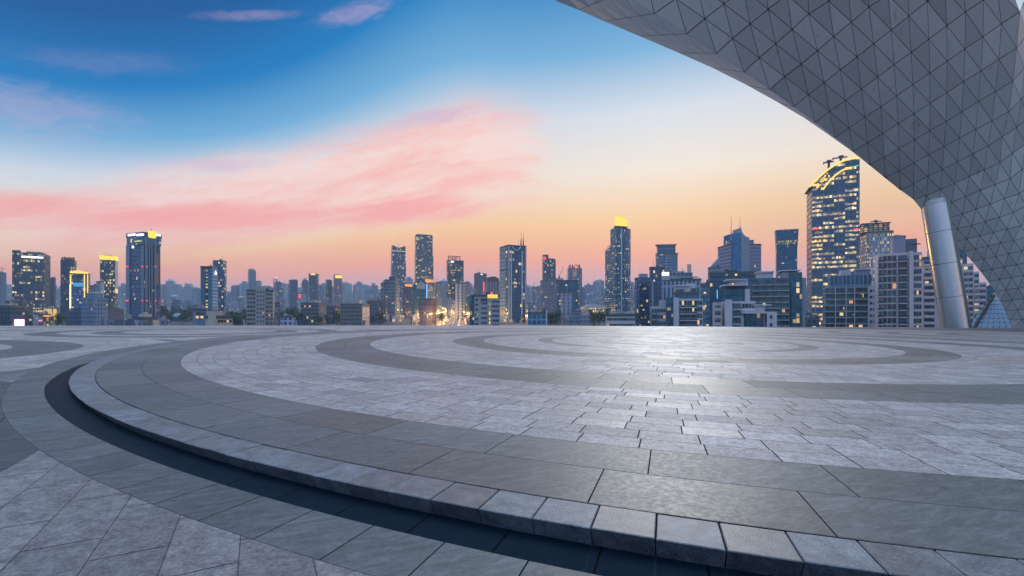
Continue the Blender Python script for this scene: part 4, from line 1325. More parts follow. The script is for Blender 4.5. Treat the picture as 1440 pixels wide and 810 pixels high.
b.slab('light_rib', 873.3, 874.5, 322, 450, plain('light_rib', (.5, .55, .6), .4), .5)
for p in (868, 877): b.slab('dark_rib', p, p + .4, 321, 450, M_dark, .3)
b.block('roof_rim', -.3, b.b * .6, -.3, 4, H1 + .02, b.Z(317.5), [M_dark, M_roof])

# ------- right cluster
b = Bld('office_block', 'dark blue office slab with pale piers, right of the yellow-topped tower', 892.5, 895, 916.5, 340, phi=R(12), mark='dark pier-sided slab')
b.body(392, facade((.16, .21, .3), (.02, .035, .06), 1.6, 3.5, .22, .3, .03)); b.plant(385, .2, .75, .1, .6, M_bluewall); b.slab('dark_glazing', 898.7, 913, 400, 458, facade((.02, .035, .06), (.015, .03, .055), 1.3, 3.1, .06, .4, .16, .2, .35, .8), .3)
b = Bld('office_block', 'taller dark blue block directly behind the dark pier-sided slab', 913, 915, 935, 380, phi=R(12)); b.body(376.5, facade((.1, .13, .19), (.02, .04, .065), 1.9, 3.6, .16, .35, .1, .3)); b.plant(375.8, .1, .9, .1, .7, M_dark)
b.slab('pale_pier', 916, 919, 395, 458, M_bluewall, .4)
b = Bld('flared_cap_tower', 'grey tower with a wide flared flat cap, right of the yellow-topped tower', 922, 923.5, 953, 550, phi=R(10), mark='flared-cap tower')
fh = facade((.28, .31, .36), (.05, .07, .1), 2.0, 3.4, .2, .35, .05, 0, .4); b.body(357, fh); b.block('top_storeys', b.fx(925), b.fx(950), .5, b.a * .9, b.Z(357) + .9, b.Z(346.5), [facade((.22, .26, .31), (.05, .07, .1), 2.5, 9, .15, .2, 0), M_roof])
m = MB(); xa, xb = b.fx(925), b.fx(950); m.prism([(xa, .5), (xb, .5), (xb, b.a * .9), (xa, b.a * .9)], b.Z(346.4), b.Z(344), 0, 1, [(b.fx(922.5), -1.5), (b.fx(952), -1.5), (b.fx(952), b.a), (b.fx(922.5), b.a)]); m.build('flared_cap', [M_grey, M_roof], b.root)
b.slab('ledge', 921.3, 925.5, 356.3, 357.6, M_grey, 1.0); b.slab('ledge', 950, 954, 356.3, 357.6, M_grey, 1.0); b.slab('balcony_stack', 935.5, 939, 362, 380, facade((.45, .48, .52), (.06, .08, .1), 6, 3.4, .05, .5, 0), .8); b.slab('balcony_stack', 942, 945, 362, 380, facade((.45, .48, .52), (.06, .08, .1), 6, 3.4, .05, .5, 0), .8)

b = Bld('white_office', 'pale office block with a bluish white lit rooftop sign and a chimney', 930.5, 932, 986, 300, phi=R(9), mark='pale sign-lit office')
b.body(394, facade((.5, .51, .58), (.03, .045, .075), 2.6, 16, .26, .08, 0)); b.block('roof_storey', b.fx(941), b.fx(975), 2, b.a, b.Z(394) + .9, b.Z(383.5), [facade((.33, .34, .4), (.03, .04, .07), 2.5, 3.2, .2, .4, .02), M_roof]); b.block('roof_canopy', b.fx(952), b.fx(983), 1.2, b.a, b.Z(390.5), b.Z(389.3), [M_pale, M_roof]); b.block('roof_room', b.fx(946), b.fx(965), 4, b.a * .9, b.Z(383.5) + .02, b.Z(381), [M_grey, M_roof])
b.slab('lit_sign', 931, 940.6, 382.8, 387.8, glow('blue_white_sign', (.75, .82, 1), 1.5), .5, 1.0); b.slab('sign_mount', 931.2, 942, 382.5, 394, M_pale, .2, 2); lettering(b, 'sign_letters', 932.5, 940, 384, 386.8, M_bluelight, 4, .8, 3)
m = MB(); m.tube([(b.fx(972), 6, b.Z(384)), (b.fx(972), 6, b.Z(371))], 1.3, 8); m.build('chimney', M_cream, b.root); b.mast(960, 381, 377, .3, .3)
b = Bld('glass_apartment_block', 'teal-glazed flats with white stepped penthouse in front of the pale sign-lit office', 947, 948.5, 983, 250, phi=R(9)); b.body(413, facade((.1, .17, .2), (.03, .09, .11), 1.8, 3.1, .08, .25, .06, 0, .4)); b.block('penthouse', b.fx(949), b.fx(966), 2, b.a * .8, b.Z(413) + .9, b.Z(402.5), [M_white, M_roof]); b.block('penthouse_slab', b.fx(948), b.fx(971), 1, b.a, b.Z(402.4), b.Z(400.6), [M_white, M_roof]); b.block('penthouse', b.fx(966.2), b.fx(979), 2, b.a * .8, b.Z(413) + .9, b.Z(398.5), [M_white, M_roof])
wgrid(b, 'r', 951, 963, 404.5, 411, 4, 3, 1.4, 1.4, .1, off=2.0)
b = Bld('apartment_block', 'white flats with balconies and a tall blank pier, under the flared-cap tower', 915, 917, 992, 215, phi=R(7), mark='white balcony flats')
z_ = b.Z(420.5); m1 = M_white
b.block('wall', b.fx(947.2), b.fx(988), 0, b.a * .5, 0, z_, [M_white, M_roof]); b.block('wing', b.fx(915.5), b.fx(938), 2.5, b.a * .5, 0, b.Z(430.5), [M_pale, M_roof]); b.block('teal_bay', b.fx(938.1), b.fx(947.1), 1, b.a * .5, 0, b.Z(418), [facade((.06, .11, .14), (.03, .08, .1), 2, 3, .08, .25, .1, 0, .6), M_roof]); b.block('blank_pier', b.fx(947.4), b.fx(954), -1.2, -.02, 0, z_ + .5, [M_white, M_white])
b.block('annex', b.fx(928), b.fx(938), 3.5, b.a * .45, b.Z(430.5) + .02, b.Z(422), [M_pale, M_roof]); b.block('glass_bay', b.fx(988.1), b.fx(992), .5, b.a * .4, 0, b.Z(420.5), [facade((.3, .32, .36), (.04, .1, .13), 2.5, 3, .1, .4, .15, 0, .8), M_roof])
wgrid(b, 'r', 955, 987.5, 421.5, 457, 9, 3.0, 2.2, 2.1, .09, M_dark); bgrid(b, 'r', 955, 980, 424, 457, 4, 3.0, 1.1, M_white, M_glass_t); wgrid(b, 'r', 917, 937.5, 432, 457, 5, 3.0, 1.7, 1.6, .1, off=2.5); bgrid(b, 'r', 916, 927, 432, 457, 2, 3.0, 1.0, M_pale, M_glass_t, 2.5); wgrid(b, 'r', 929, 937, 423, 429, 2, 3, 1.6, 1.5, .2, off=3.5)
flush(b)
b = Bld('glass_apartment_block', 'narrow blue-grey flats with warm lit windows, right of the white balcony flats', 985, 987, 997.5, 260, phi=R(12)); b.body(400.5, facade((.2, .25, .32), (.03, .06, .09), 2, 3.1, .15, .4, .07, 0, .7)); b.plant(399, .2, .8); b.slab('window', 989.5, 993, 410.5, 413, M_lit_warm, .2); b.slab('window', 989.5, 993, 428.8, 432, M_lit_warm, .2)

b = Bld('twin_spire_tower', 'stepped stone and blue glass tower with a curved sail top and two spires', 1009.5, 1028, 1070.5, 480, phi=R(30), mark='twin-spired tower')
fk = facade((.45, .36, .4), (.035, .06, .1), 2.3, 3.8, .22, .42, .02, 0, .4)
b.body(343.5, fk, 'wing'); b.block('blue_glass_core', b.fx(1029), b.fx(1040), -2.5, b.a * .6, 0, b.Z(328.5), [facade((.03, .1, .17), (.02, .1, .18), 1.5, 3.8, .04, .1, .0, 0, .4, 1, .12), M_roof])
m = MB(); q0, q1 = b.fx(1040.3), b.fx(1051.5); m.profile([(q0, 0), (q1, 0), (q1, b.Z(334))] + [(q1 - (q1 - q0) * math.sin(R(90 * k / 6)) , b.Z(334) + (b.Z(320.5) - b.Z(334)) * (1 - math.cos(R(90 * k / 6)))) for k in range(1, 7)], -2.8, b.a * .5); m.build('sail_tower', [M_bluewall, M_roof], b.root)
b.block('upper_wing', b.fx(1051.7), b.fx(1061), 1, b.a * .7, b.Z(343.5) + .9, b.Z(336.5), [fk, M_roof]); b.block('left_stage', .5, b.fx(1031) * .6, 2, b.a * .6, b.Z(343.5) + .9, b.Z(336.5), [fk, M_roof])
for p, rt in ((1028.3, 304), (1040.7, 304)): b.mast(p, 336, 322, .9, .06, 'spire_base', M_cream); b.mast(p, 323, rt, .35, .06, 'spire')
b = Bld('podium_block', 'low striped wing with a sloped glass roof, left foot of the twin-spired tower', 995.5, 997, 1014, 440, phi=R(12)); b.body(377, facade((.45, .4, .45), (.05, .09, .13), 2, 12, .28, .1, 0)); m = MB(); m.profile([(b.fx(999), b.Z(376.5)), (b.fx(1013), b.Z(376.5)), (b.fx(1013), b.Z(362)), (b.fx(1012), b.Z(362))], 1, 9); m.build('glass_roof', [M_bluewall, plain('roof_glazing', (.05, .12, .17), .6)], b.root)

b = Bld('glass_office_block', 'broad dark teal glass block below the twin-spired tower', 996.5, 998, 1068, 320, phi=R(9), mark='broad teal glass block'); b.body(384.5, facade((.04, .08, .12), (.02, .06, .085), 2.0, 3.6, .14, .3, .035, 0, .4)); b.block('roof_frame', b.fx(1022), b.fx(1036), -.4, 6, b.Z(384.5) + .91, b.Z(380.5), [facade((.07, .11, .15), (.02, .05, .08), 3, 4, .2, .2, 0), M_roof]); b.plant(381.5, .2, .34, .2, .6, M_bluewall); b.slab('blue_neon', 1008, 1009.2, 408, 420, M_bluelight, .4); b.slab('window', 1055, 1058.5, 394, 396.5, M_whitelight, .3)
b = Bld('flared_glass_tower', 'blue glass tower flaring at its lit top, right of the twin-spired tower', 1089.5, 1091, 1122.5, 500, phi=R(9), mark='flared glass tower')
fn = facade((.08, .13, .19), (.03, .085, .14), 1.2, 3.0, .08, .4, .07, .1, .35, .8); zt, zm, za = b.Z(323.8), b.Z(345), b.Z(352); w = b.b
m = MB(); m.prism([(w * .04, 0), (w * .96, 0), (w * .96, b.a), (w * .04, b.a)], 0, za, 0, 1); m.build('shaft', [fn, M_roof], b.root)
m = MB(); m.prism([(w * .04, -.3), (w * .96, -.3), (w * .96, b.a), (w * .04, b.a)], za + .02, zt, 0, 1, [(-w * .01, -1.5), (w * 1.01, -1.5), (w * 1.01, b.a + 1), (-w * .01, b.a + 1)]); m.build('flared_top', [fn, M_roof], b.root)
b.slab('lit_band', 1092, 1120.5, 339, 344.5, facade((.3, .22, .1), (.2, .15, .08), .9, 6, .2, .05, .85, 0, .35, .8), 1.1); b.mast(1104, 324, 321.5, .5)
b = Bld('glass_apartment_block', 'wide teal balcony flats with a rounded glass end, under the flared glass tower', 1066, 1068, 1134, 235, phi=R(7), mark='teal rounded-end flats')
fo = facade((.13, .2, .24), (.025, .075, .095), 2.0, 3.0, .1, .3, .05, 0, .8)
b.block('wall', b.fx(1054), b.fx(1111), 0, b.a * .45, 0, b.Z(391), [fo, M_roof]); r_ = (b.fx(1128) - b.fx(1111.2)) * .5; q = b.fx(1111.2)
m = MB(); m.prism([(q, 0)] + [(q + r_ + r_ * math.sin(R(-90 + 180 * k / 12)), -2 * 0 - r_ * .55 * math.cos(R(-90 + 180 * k / 12))) for k in range(13)] + [(q + 2 * r_, 10), (q, 10)], 0, b.Z(384.5), 0, 1); m.build('round_end', [facade((.07, .13, .15), (.02, .065, .075), 1.5, 3.0, .06, .2, .06, 0, .6), M_roof], b.root)
b.block('end_wall', b.fx(1128.2), b.fx(1134), .5, 9, 0, b.Z(392), [M_bluewall, M_roof]); b.block('penthouse', b.fx(1067), b.fx(1089), 3, 12, b.Z(391) + .02, b.Z(383), [M_white, M_roof]); b.block('canopy', b.fx(1065), b.fx(1090), 2, 13, b.Z(382.9), b.Z(381.2), [M_white, M_white]); b.block('penthouse', b.fx(1103), b.fx(1115), 3, 12, b.Z(391) + .02, b.Z(383), [M_white, M_roof]); b.block('canopy', b.fx(1098), b.fx(1127), 1, 13, b.Z(382), b.Z(380.6), [M_white, M_white])
bgrid(b, 'r', 1056, 1110, 393, 457, 5, 3.0, 1.0, M_pale, M_glass_t); wgrid(b, 'r', 1056, 1110, 392, 457, 10, 3.0, 2.2, 1.9, .06); flush(b)
b = Bld('apartment_block', 'front white apartment block with stepped terraces, canopies and a curved balcony tier', 1004, 1006, 1092.5, 180, phi=R(6), mark='white stepped flats')
b.block('wall', b.fx(1019), b.fx(1062), 0, 12, 0, b.Z(424), [M_white, M_roof]); b.block('blank_pier', b.fx(1019.2), b.fx(1029), -1.4, -.02, 0, b.Z(421.5), [M_white, M_white]); b.block('stair_wall', b.fx(1048), b.fx(1055), .5, 11, b.Z(424) + .02, b.Z(407), [M_white, M_roof]); b.block('glass_storey', b.fx(1021), b.fx(1047.8), 1.5, 11, b.Z(424) + .02, b.Z(407), [facade((.07, .1, .12), (.03, .075, .085), 2.2, 3, .05, .15, .0), M_roof])
b.block('penthouse', b.fx(1037), b.fx(1053.5), 3, 10, b.Z(402), b.Z(394), [M_white, M_roof]); b.block('glass_storey', b.fx(1023), b.fx(1050), 3, 10, b.Z(407) + .02, b.Z(402.4), [facade((.1, .13, .15), (.03, .06, .07), 2.2, 3, .05, .15, .0), M_roof]); b.block('canopy', b.fx(1016), b.fx(1052), -.3, 11, b.Z(402.3), b.Z(400.6), [M_white, M_white]); b.block('canopy', b.fx(1022), b.fx(1052), 1, 11, b.Z(393.9), b.Z(392.7), [M_white, M_white])
b.block('balcony_tower', b.fx(1005), b.fx(1014.5), 1, 8, 0, b.Z(425), [M_pale, M_roof]); bgrid(b, 'r', 1005, 1014.5, 426, 457, 2, 2.9, 1.0, M_white, M_pale, 1.0)
b.block('terrace_block', b.fx(1062.1), b.fx(1076), .5, 10, 0, b.Z(429), [M_white, M_roof]); b.block('canopy', b.fx(1058), b.fx(1085), -.6, 8, b.Z(430), b.Z(428.6), [M_white, M_white])
q0, q1 = b.fx(1042), b.fx(1078); m = MB(); m.prism([(q0 + (q1 - q0) * k / 12, -.3 - 2.6 * math.sin(PI * k / 12)) for k in range(13)] + [(q1, -.05), (q0, -.05)], b.Z(441), b.Z(438), 0, 0); m.build('curved_balcony', M_white, b.root)
m = MB(); m.prism([(q0 + 1 + (q1 - q0 - 2) * k / 12, -.25 - 2.2 * math.sin(PI * k / 12)) for k in range(13)] + [(q1 - 1, -.05), (q0 + 1, -.05)], 0, b.Z(441.1), 0, 0); m.build('curved_glazing', facade((.1, .12, .14), (.03, .05, .065), 1.6, 2.9, .08, .3, .1, 0, .6), b.root)
b.block('end_wall', b.fx(1078.2), b.fx(1092), -.5, 10, 0, b.Z(438.5), [M_white, M_roof]); wgrid(b, 'r', 1082, 1086, 440, 457, 1, 3.0, .9, 1.3, 0, off=-.5)
wgrid(b, 'r', 1029.5, 1042, 424.5, 457, 3, 2.9, 1.7, 1.7, .06); bgrid(b, 'r', 1029.5, 1042, 425, 457, 1, 2.9, 1.0, M_white, M_glass_t); wgrid(b, 'r', 1043, 1061.5, 425, 437, 4, 2.9, 1.7, 1.7, .06); wgrid(b, 'r', 1006, 1014, 427, 457, 2, 2.9, 1.3, 1.6, .1, off=1.0); flush(b)

# arch-crowned tall tower
b = Bld('arch_crowned_tower', 'tallest right-hand tower of dark glass with lit floors and a golden arched crown', 1135, 1142.5, 1209, 380, phi=R(9), mark='arch-crowned tower')
w = b.b
arc = lambda k, n, p0, p1, r0, r1: (b.fx(p0 + (p1 - p0) * k / n), b.Z(r1 + (r0 - r1) * (1 - math.sin(R(90 * k / n))) ** 1.15, b.fx(p0 + (p1 - p0) * k / n)))
N_ = 14
top = [arc(k, N_, 1138, 1209, 263, 222.5) for k in range(N_ + 1)]
fp_ = facade((.16, .18, .22), (.02, .055, .085), 1.5, 3.6, .03, .42, .8, 0.9, .55, 1.2, .15, 5)
m = MB(); m.profile([(0, 0), (w, 0)] + list(reversed(top)) + [(0, b.Z(263))], 0, b.a * 1.0); m.build('shaft', [fp_, M_roof], b.root)
b.slab_left('pink_side', 1135, 1141.8, 266, 460, facade((.5, .27, .22), (.2, .11, .1), 3, 4.3, .1, .45, .12, 0, 1.0, .5), .3)  # left wall in a pinkish brown colour
for p in (1156.5, 1165, 1178.5, 1192, 1206.5): 
    xx = b.fx(p); r_top = 263 - 40 * math.sin(R(90 * (p - 1138) / 71)) + 14
    b.slab('vertical_fin', p, p + 1.1, r_top, 460, plain('grey_fin', (.17, .2, .26), .5), .45)
for rw in (300, 316.5, 352, 388): b.slab('floor_band', 1143, 1208, rw, rw + 1.1, plain('grey_band', (.17, .2, .26), .5), .35)
m = MB(); m.tube([(x, -.6, z) for x, z in top], .75, 6); m.build('crown_arc', M_gold, b.root)
m = MB(); m.tube([(b.fx(1157 + 40 * k / 10), -.8, b.Z(267 - 30.5 * math.sin(R(90 * k / 10)) ** .9, b.fx(1157 + 40 * k / 10))) for k in range(11)], .7, 6); m.build('inner_arc', M_gold, b.root)
m = MB(); rr = random.Random(12)
for k in range(26):
    p = 1147 + rr.random() * 18; rw = 259 - (p - 1147) * .95 + rr.random() * 8 ; xx = b.fx(p); m.box(xx, xx + 1.0, -.25, -.02, b.Z(rw, xx), b.Z(rw - 1.3, xx))
m.build('crown_lights', M_gold, b.root)
m = MB()
for k in range(7): xx = b.fx(1196 + k * 1.8); m.box(xx, xx + .5, -.7, -.4, b.Z(236 - k * .45, xx), b.Z(235 - k * .45, xx))
m.build('teal_lights', glow('teal_light', (.1, .8, .6), 1.2), b.root)
for rw, p0, p1 in ((321, 1143, 1152), (321.5, 1201, 1207.5)): b.slab('red_band', p0, p1, rw, rw + 2, M_redlight, .4)
for (p, r0, r1, pl, pr) in ((1167, 236, 226.5, 1159, 1174), (1184, 226, 220, 1172, 1193)):
    m = MB(); xx = b.fx(p); m.tube([(xx, 4, b.Z(r0, xx) - 2), (xx, 4, b.Z(r1, xx))], .9, 6); z_ = b.Z(r1, xx); m.box(b.fx(pl), b.fx(pr), 3.2, 4.8, z_, z_ + .7); m.box(xx - 1.5, xx + 1.8, 3, 5, z_ + .71, z_ + 1.9); m.box(b.fx(pl), b.fx(pl) + .8, 3.1, 4.9, z_ - .9, z_ - .01); m.build('roof_crane', M_dark, b.root)

b = Bld('golden_windowed_tower', 'cream tower with gold-lit windows and a chequered crown, right of the arch-crowned tower', 1209, 1219, 1256.5, 470, phi=R(18), mark='gold-windowed tower')
b.body(327, facade((.42, .34, .3), (.05, .06, .08), 1.9, 3.8, .26, .34, .5, .3, .5, .95)); b.block('crown', b.fx(1218) - 2, b.fx(1252), 1, b.a * .9, b.Z(327) + .9, b.Z(315.5), [facade((.1, .08, .09), (.05, .04, .05), 4.2, 2.2, .16, .35, .7, 0, .7, .6), M_roof]); b.block('crown_cornice', b.fx(1217) - 3, b.fx(1253), 0.2, b.a * .95, b.Z(315.4), b.Z(313.8), [M_dark, M_roof])
b.slab('pale_front', 1224, 1248, 333, 460, facade((.55, .5, .5), (.06, .06, .08), 1.9, 3.8, .3, .3, .6, .2, .5, .9), .4)
m = MB(); xx = b.fx(1235); z_ = b.Z(314); m.tube([(xx, 5, z_ - 1), (xx, 5, b.Z(310.8))], .9, 6); m.box(b.fx(1227), b.fx(1242.5), 4.2, 5.8, b.Z(311.6), b.Z(310.6)); m.box(xx - 2, xx + 1, 4, 6, b.Z(310.5), b.Z(309.2)); m.build('roof_crane', M_dark, b.root)

b = Bld('apartment_block', 'pale balcony flats with a glass roof storey, before the arch-crowned tower', 1158.5, 1160.5, 1232.5, 230, phi=R(6), mark='glass-roofed flats')
b.block('wall', 0, b.fx(1221), 0, 12, 0, b.Z(404), [facade((.3, .34, .4), (.03, .06, .08), 2, 3, .1, .3, .06, 0, .9), M_roof]); b.block('end_wall', b.fx(1221.2), b.fx(1232), -.8, 12, 0, b.Z(404), [plain('pale_blue_wall', (.42, .45, .55), .8), M_roof]); wgrid(b, 'r', 1222, 1231.5, 406, 457, 2, 3.0, .9, 1.3, .03, off=-.8)
b.block('glass_storey', b.fx(1168), b.fx(1227), 2, 11, b.Z(404) + .02, b.Z(388), [facade((.3, .33, .38), (.03, .06, .075), 1.7, 7, .12, .1, .0), M_roof]); b.block('penthouse', b.fx(1184), b.fx(1198), 3, 10, b.Z(388) + .02, b.Z(380), [M_pale, M_roof]); b.block('penthouse', b.fx(1206), b.fx(1226), 4, 10, b.Z(388) + .02, b.Z(380.5), [M_bluewall, M_roof]); b.block('canopy', b.fx(1205), b.fx(1227), 3, 11, b.Z(380.4), b.Z(379.3), [M_white, M_white])
bgrid(b, 'r', 1160.5, 1220.5, 405, 457, 5, 3.0, 1.0, M_pale, M_glass_t, 0, .96); wgrid(b, 'r', 1160.5, 1220.5, 404.5, 457, 9, 3.0, 2.0, 2.0, .07)
for p in (1174, 1189, 1201, 1220): b.slab('white_downpipe', p, p + .9, 404, 460, M_white, 1.3)
flush(b)
b = Bld('apartment_block', 'large pinkish-white apartment block with square openings and rooftop box, left of the shell column', 1233, 1235, 1297, 200, phi=R(6), mark='pinkish-white flats')
pk = plain('pink_white_render', (.54, .46, .5), .8, vscale=.2)
b.block('wall', 0, b.fx(1278), 0, 14, 0, b.Z(357), [pk, M_roof]); b.block('end_wall', b.fx(1278.1), b.fx(1284), -1.2, 14, 0, b.Z(356), [pk, M_roof]); b.block('side_wing', b.fx(1284.2), b.fx(1297), .6, 14, 0, b.Z(357.5), [pk, M_roof])
b.block('penthouse', b.fx(1257.5), b.fx(1276), 4, 12, b.Z(357) + .02, b.Z(334), [plain('mauve_wall', (.3, .27, .35), .8), M_roof]); b.block('penthouse', b.fx(1276.2), b.fx(1293), 5, 12, b.Z(357) + .02, b.Z(337), [plain('dark_mauve', (.15, .15, .2), .8), M_roof])
m = MB(); m.profile([(b.fx(1257), b.Z(334)), (b.fx(1277), b.Z(334)), (b.fx(1277), b.Z(332.5)), (b.fx(1262), b.Z(330.3)), (b.fx(1257), b.Z(331.5))], 3.8, 12.2); m.build('curved_roof', [M_bluewall, M_bluewall], b.root)
b.block('roof_rail', b.fx(1284), b.fx(1297), 3.5, 3.7, b.Z(346), b.Z(344.5), [M_dark, M_dark])
gl2 = M_glass_d
wgrid(b, 'r', 1241, 1261, 359.5, 457, 3, 3.0, 2.0, 2.35, .05); wgrid(b, 'r', 1262, 1276.5, 359.5, 457, 1, 3.0, 4.6, 2.3, .06); wgrid(b, 'r', 1235.5, 1240.5, 359.5, 457, 1, 3.0, 1.3, 1.8, .05); bgrid(b, 'r', 1262, 1277, 360, 457, 1, 3.0, 1.1, pk, M_glass_d); bgrid(b, 'r', 1234.5, 1241, 360, 457, 1, 3.0, 1.1, pk, M_glass_d)
wgrid(b, 'r', 1285, 1296.5, 359.5, 457, 3, 3.0, .9, 1.9, .12, off=.6); flush(b)
b = Bld('apartment_block', 'pinkish flats with long dark balcony bands, seen either side of the shell column', 1296, 1298, 1354, 215, phi=R(6)); b.body(364, pk); b.block('dark_band', b.fx(1299), b.fx(1314), -.25, -.02, 0, b.Z(366), [facade((.5, .45, .5), (.02, .035, .05), 12, 3.0, .03, .45, .05, 0, .9), M_roof]); wgrid(b, 'r', 1300, 1313, 366, 457, 2, 3.0, 2.2, 1.5, .05, off=-.25); wgrid(b, 'r', 1346, 1353.5, 366, 457, 1, 3.0, 2.1, 1.6, .12); bgrid(b, 'r', 1299, 1314, 366, 457, 2, 3.0, 1.0, pk, pk, -.25); flush(b)
b = Bld('apartment_block', 'pinkish flats stepping down to the right, between the shell column and the shell leg', 1352, 1354, 1388, 235, phi=R(7)); 
for p0, p1, rw in ((1354, 1369, 371), (1369.1, 1377, 382), (1377.1, 1387, 397)):
    b.block('wall', b.fx(p0), b.fx(p1), 0, 12, 0, b.Z(rw, b.fx(p0)), [pk, M_roof]); wgrid(b, 'r', p0 + .5, p1 - .4, rw + 2, 457, max(1, round((p1 - p0) / 6)), 3.0, 2.0, 1.7, .13)
bgrid(b, 'r', 1370, 1386, 399, 457, 2, 3.0, 1.0, pk, pk); flush(b)
b = Bld('glass_office_block', 'blue glass block glimpsed behind the flats by the shell column', 1340, 1342, 1360, 330); b.body(349.5, facade((.08, .12, .18), (.02, .06, .1), 2, 3.6, .1, .25, .05)); b.plant(348, .1, .8)
b = Bld('glass_office_block', 'low teal glass block seen just left of the shell leg', 1382, 1385, 1404, 330); b.body(404, facade((.05, .11, .13), (.02, .08, .1), 2, 3.6, .1, .25, .06, 0, .2)); b.plant(402, .1, .8)
b = Bld('low_block', 'low dark roof between the teal rounded-end flats and the arch-crowned tower', 1133, 1134.5, 1152, 215); b.body(449, facade((.12, .13, .16), (.03, .04, .05), 2, 3, .2, .4, .1)); b.plant(443, .05, .6, .1, .6, M_bluewall)


# ------------------------------------------------------------------ far skyline: individual hazy blocks, low roofs, trees
TENS = ['twenty-' + q for q in ('first', 'second', 'third', 'fourth', 'fifth', 'sixth', 'seventh', 'eighth', 'ninth')] + ['thirtieth'] + ['thirty-' + q for q in ('first', 'second', 'third', 'fourth', 'fifth', 'sixth', 'seventh', 'eighth', 'ninth')]
ORD = ['first', 'second', 'third', 'fourth', 'fifth', 'sixth', 'seventh', 'eighth', 'ninth', 'tenth', 'eleventh', 'twelfth', 'thirteenth', 'fourteenth', 'fifteenth', 'sixteenth', 'seventeenth', 'eighteenth', 'nineteenth', 'twentieth'] + TENS
LANDMARKS.sort()


def assign(items, words):
    """items: (column, root, extra word); label by the nearest named building to the left, counted rightwards"""
    items.sort(key=lambda q: q[0])
    cnt = {}
    for p, o, w in items:
        left = [l for l in LANDMARKS if l[0] <= p]
        if left:
            key = left[-1][1]
            side = 'right'
        else:
            key = LANDMARKS[0][1]
            side = 'left'
        k = cnt.get((key, side), 0)
        cnt[(key, side)] = k + 1
        o['label'] = (w + ' ' + words % (ORD[min(k, 38)], side, key)).strip()


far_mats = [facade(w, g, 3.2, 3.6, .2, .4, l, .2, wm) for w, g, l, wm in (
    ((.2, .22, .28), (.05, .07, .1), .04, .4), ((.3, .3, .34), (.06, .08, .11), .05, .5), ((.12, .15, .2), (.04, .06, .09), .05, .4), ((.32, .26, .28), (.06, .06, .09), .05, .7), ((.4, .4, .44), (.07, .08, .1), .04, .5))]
fr2 = random.Random(21)


def far_block(p, wpx, row, D, name='far_block', cat='building', group='hazy blocks of the far skyline'):
    X_ = (p - 720) / F * D
    w = wpx / F * D
    d = w * fr2.uniform(.6, 1.1)
    z0 = gz(D) - 3
    h = CAMH + (YH - row) / F * D - z0
    o = bpy.data.objects.new(name, None)
    COL.objects.link(o)
    o.location = (X_, D, z0)
    o.rotation_euler = (0, 0, R(fr2.uniform(-28, 28)))
    m = MB()
    m.box(-w / 2, w / 2, -d / 2, d / 2, 0, h, 0, 1)
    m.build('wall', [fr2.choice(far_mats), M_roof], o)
    st = fr2.random()
    m = MB()
    if st < .55:
        q = fr2.uniform(.15, .4)
        m.box(-w * q, w * (q - .1), -d * .3, d * .25, h + .02, h + fr2.uniform(2.5, 7))
        m.build('roof_plant', M_grey, o)
    elif st < .8:
        m.box(-w * .42, w * .05, -d * .4, d * .4, h + .02, h + w * fr2.uniform(.15, .45))
        m.build('upper_stage', M_bluewall, o)
    elif st < .92:
        m.prism([(-w * .5, -d * .5), (w * .5, -d * .5), (w * .5, d * .5), (-w * .5, d * .5)], h + .02, h + w * .35, 0, 0, [(-w * .1, -d * .1), (w * .1, -d * .1), (w * .1, d * .1), (-w * .1, d * .1)])
        m.build('roof', M_bluewall, o)
    else:
        m.tube([(0, 0, h), (0, 0, h + w * .7)], w * .03, 5)
        m.build('antenna', M_steel, o)
    o['category'] = cat
    o['group'] = group
    return o


items = []
p = -6.0
while p < 1150:
    D = fr2.uniform(1500, 2450)
    wpx = fr2.uniform(5, 12)
    base = 407 if p < 330 else (404 if p < 480 else (401 if p < 700 else 403))
    if 225 < p < 285:
        base = 404
    row = base + fr2.gauss(0, 4.5) + (D - 1950) / 350
    if fr2.random() < .1:
        row -= fr2.uniform(3, 8)
    o = far_block(p, wpx, min(row, 419), D)
    hw = 'slim hazy' if wpx < 7.5 else ('broad hazy' if wpx > 10 else 'hazy')
    items.append((p, o, hw))
    p += wpx * fr2.uniform(.5, 1.15)
assign(items, 'far block, %s to the %s of the %s')
items = []
for k in range(95):
    p = -10 + 1160 * (k + fr2.random()) / 95
    D = fr2.uniform(620, 1500)
    row = {True: 424, False: 420}[p < 500] + fr2.uniform(-6, 10) + (800 - D) / 150
    o = far_block(p, fr2.uniform(6, 14), row, D, 'midground_block', 'building', 'middle-distance blocks between the towers')
    items.append((p, o, 'low bluish'))
assign(items, 'block, %s to the %s of the %s')
items = []
for k in range(60):
    p = 0 + 900 * (k + fr2.random()) / 60
    D = fr2.uniform(330, 560)
    if 600 < p < 668:
        continue
    row = fr2.uniform(443, 452)
    o = far_block(p, fr2.uniform(8, 17), row, D, 'low_roofed_house', 'house', 'low roofs close below the plaza')
    items.append((p, o, 'low flat-roofed'))
assign(items, 'house, %s to the %s of the %s')

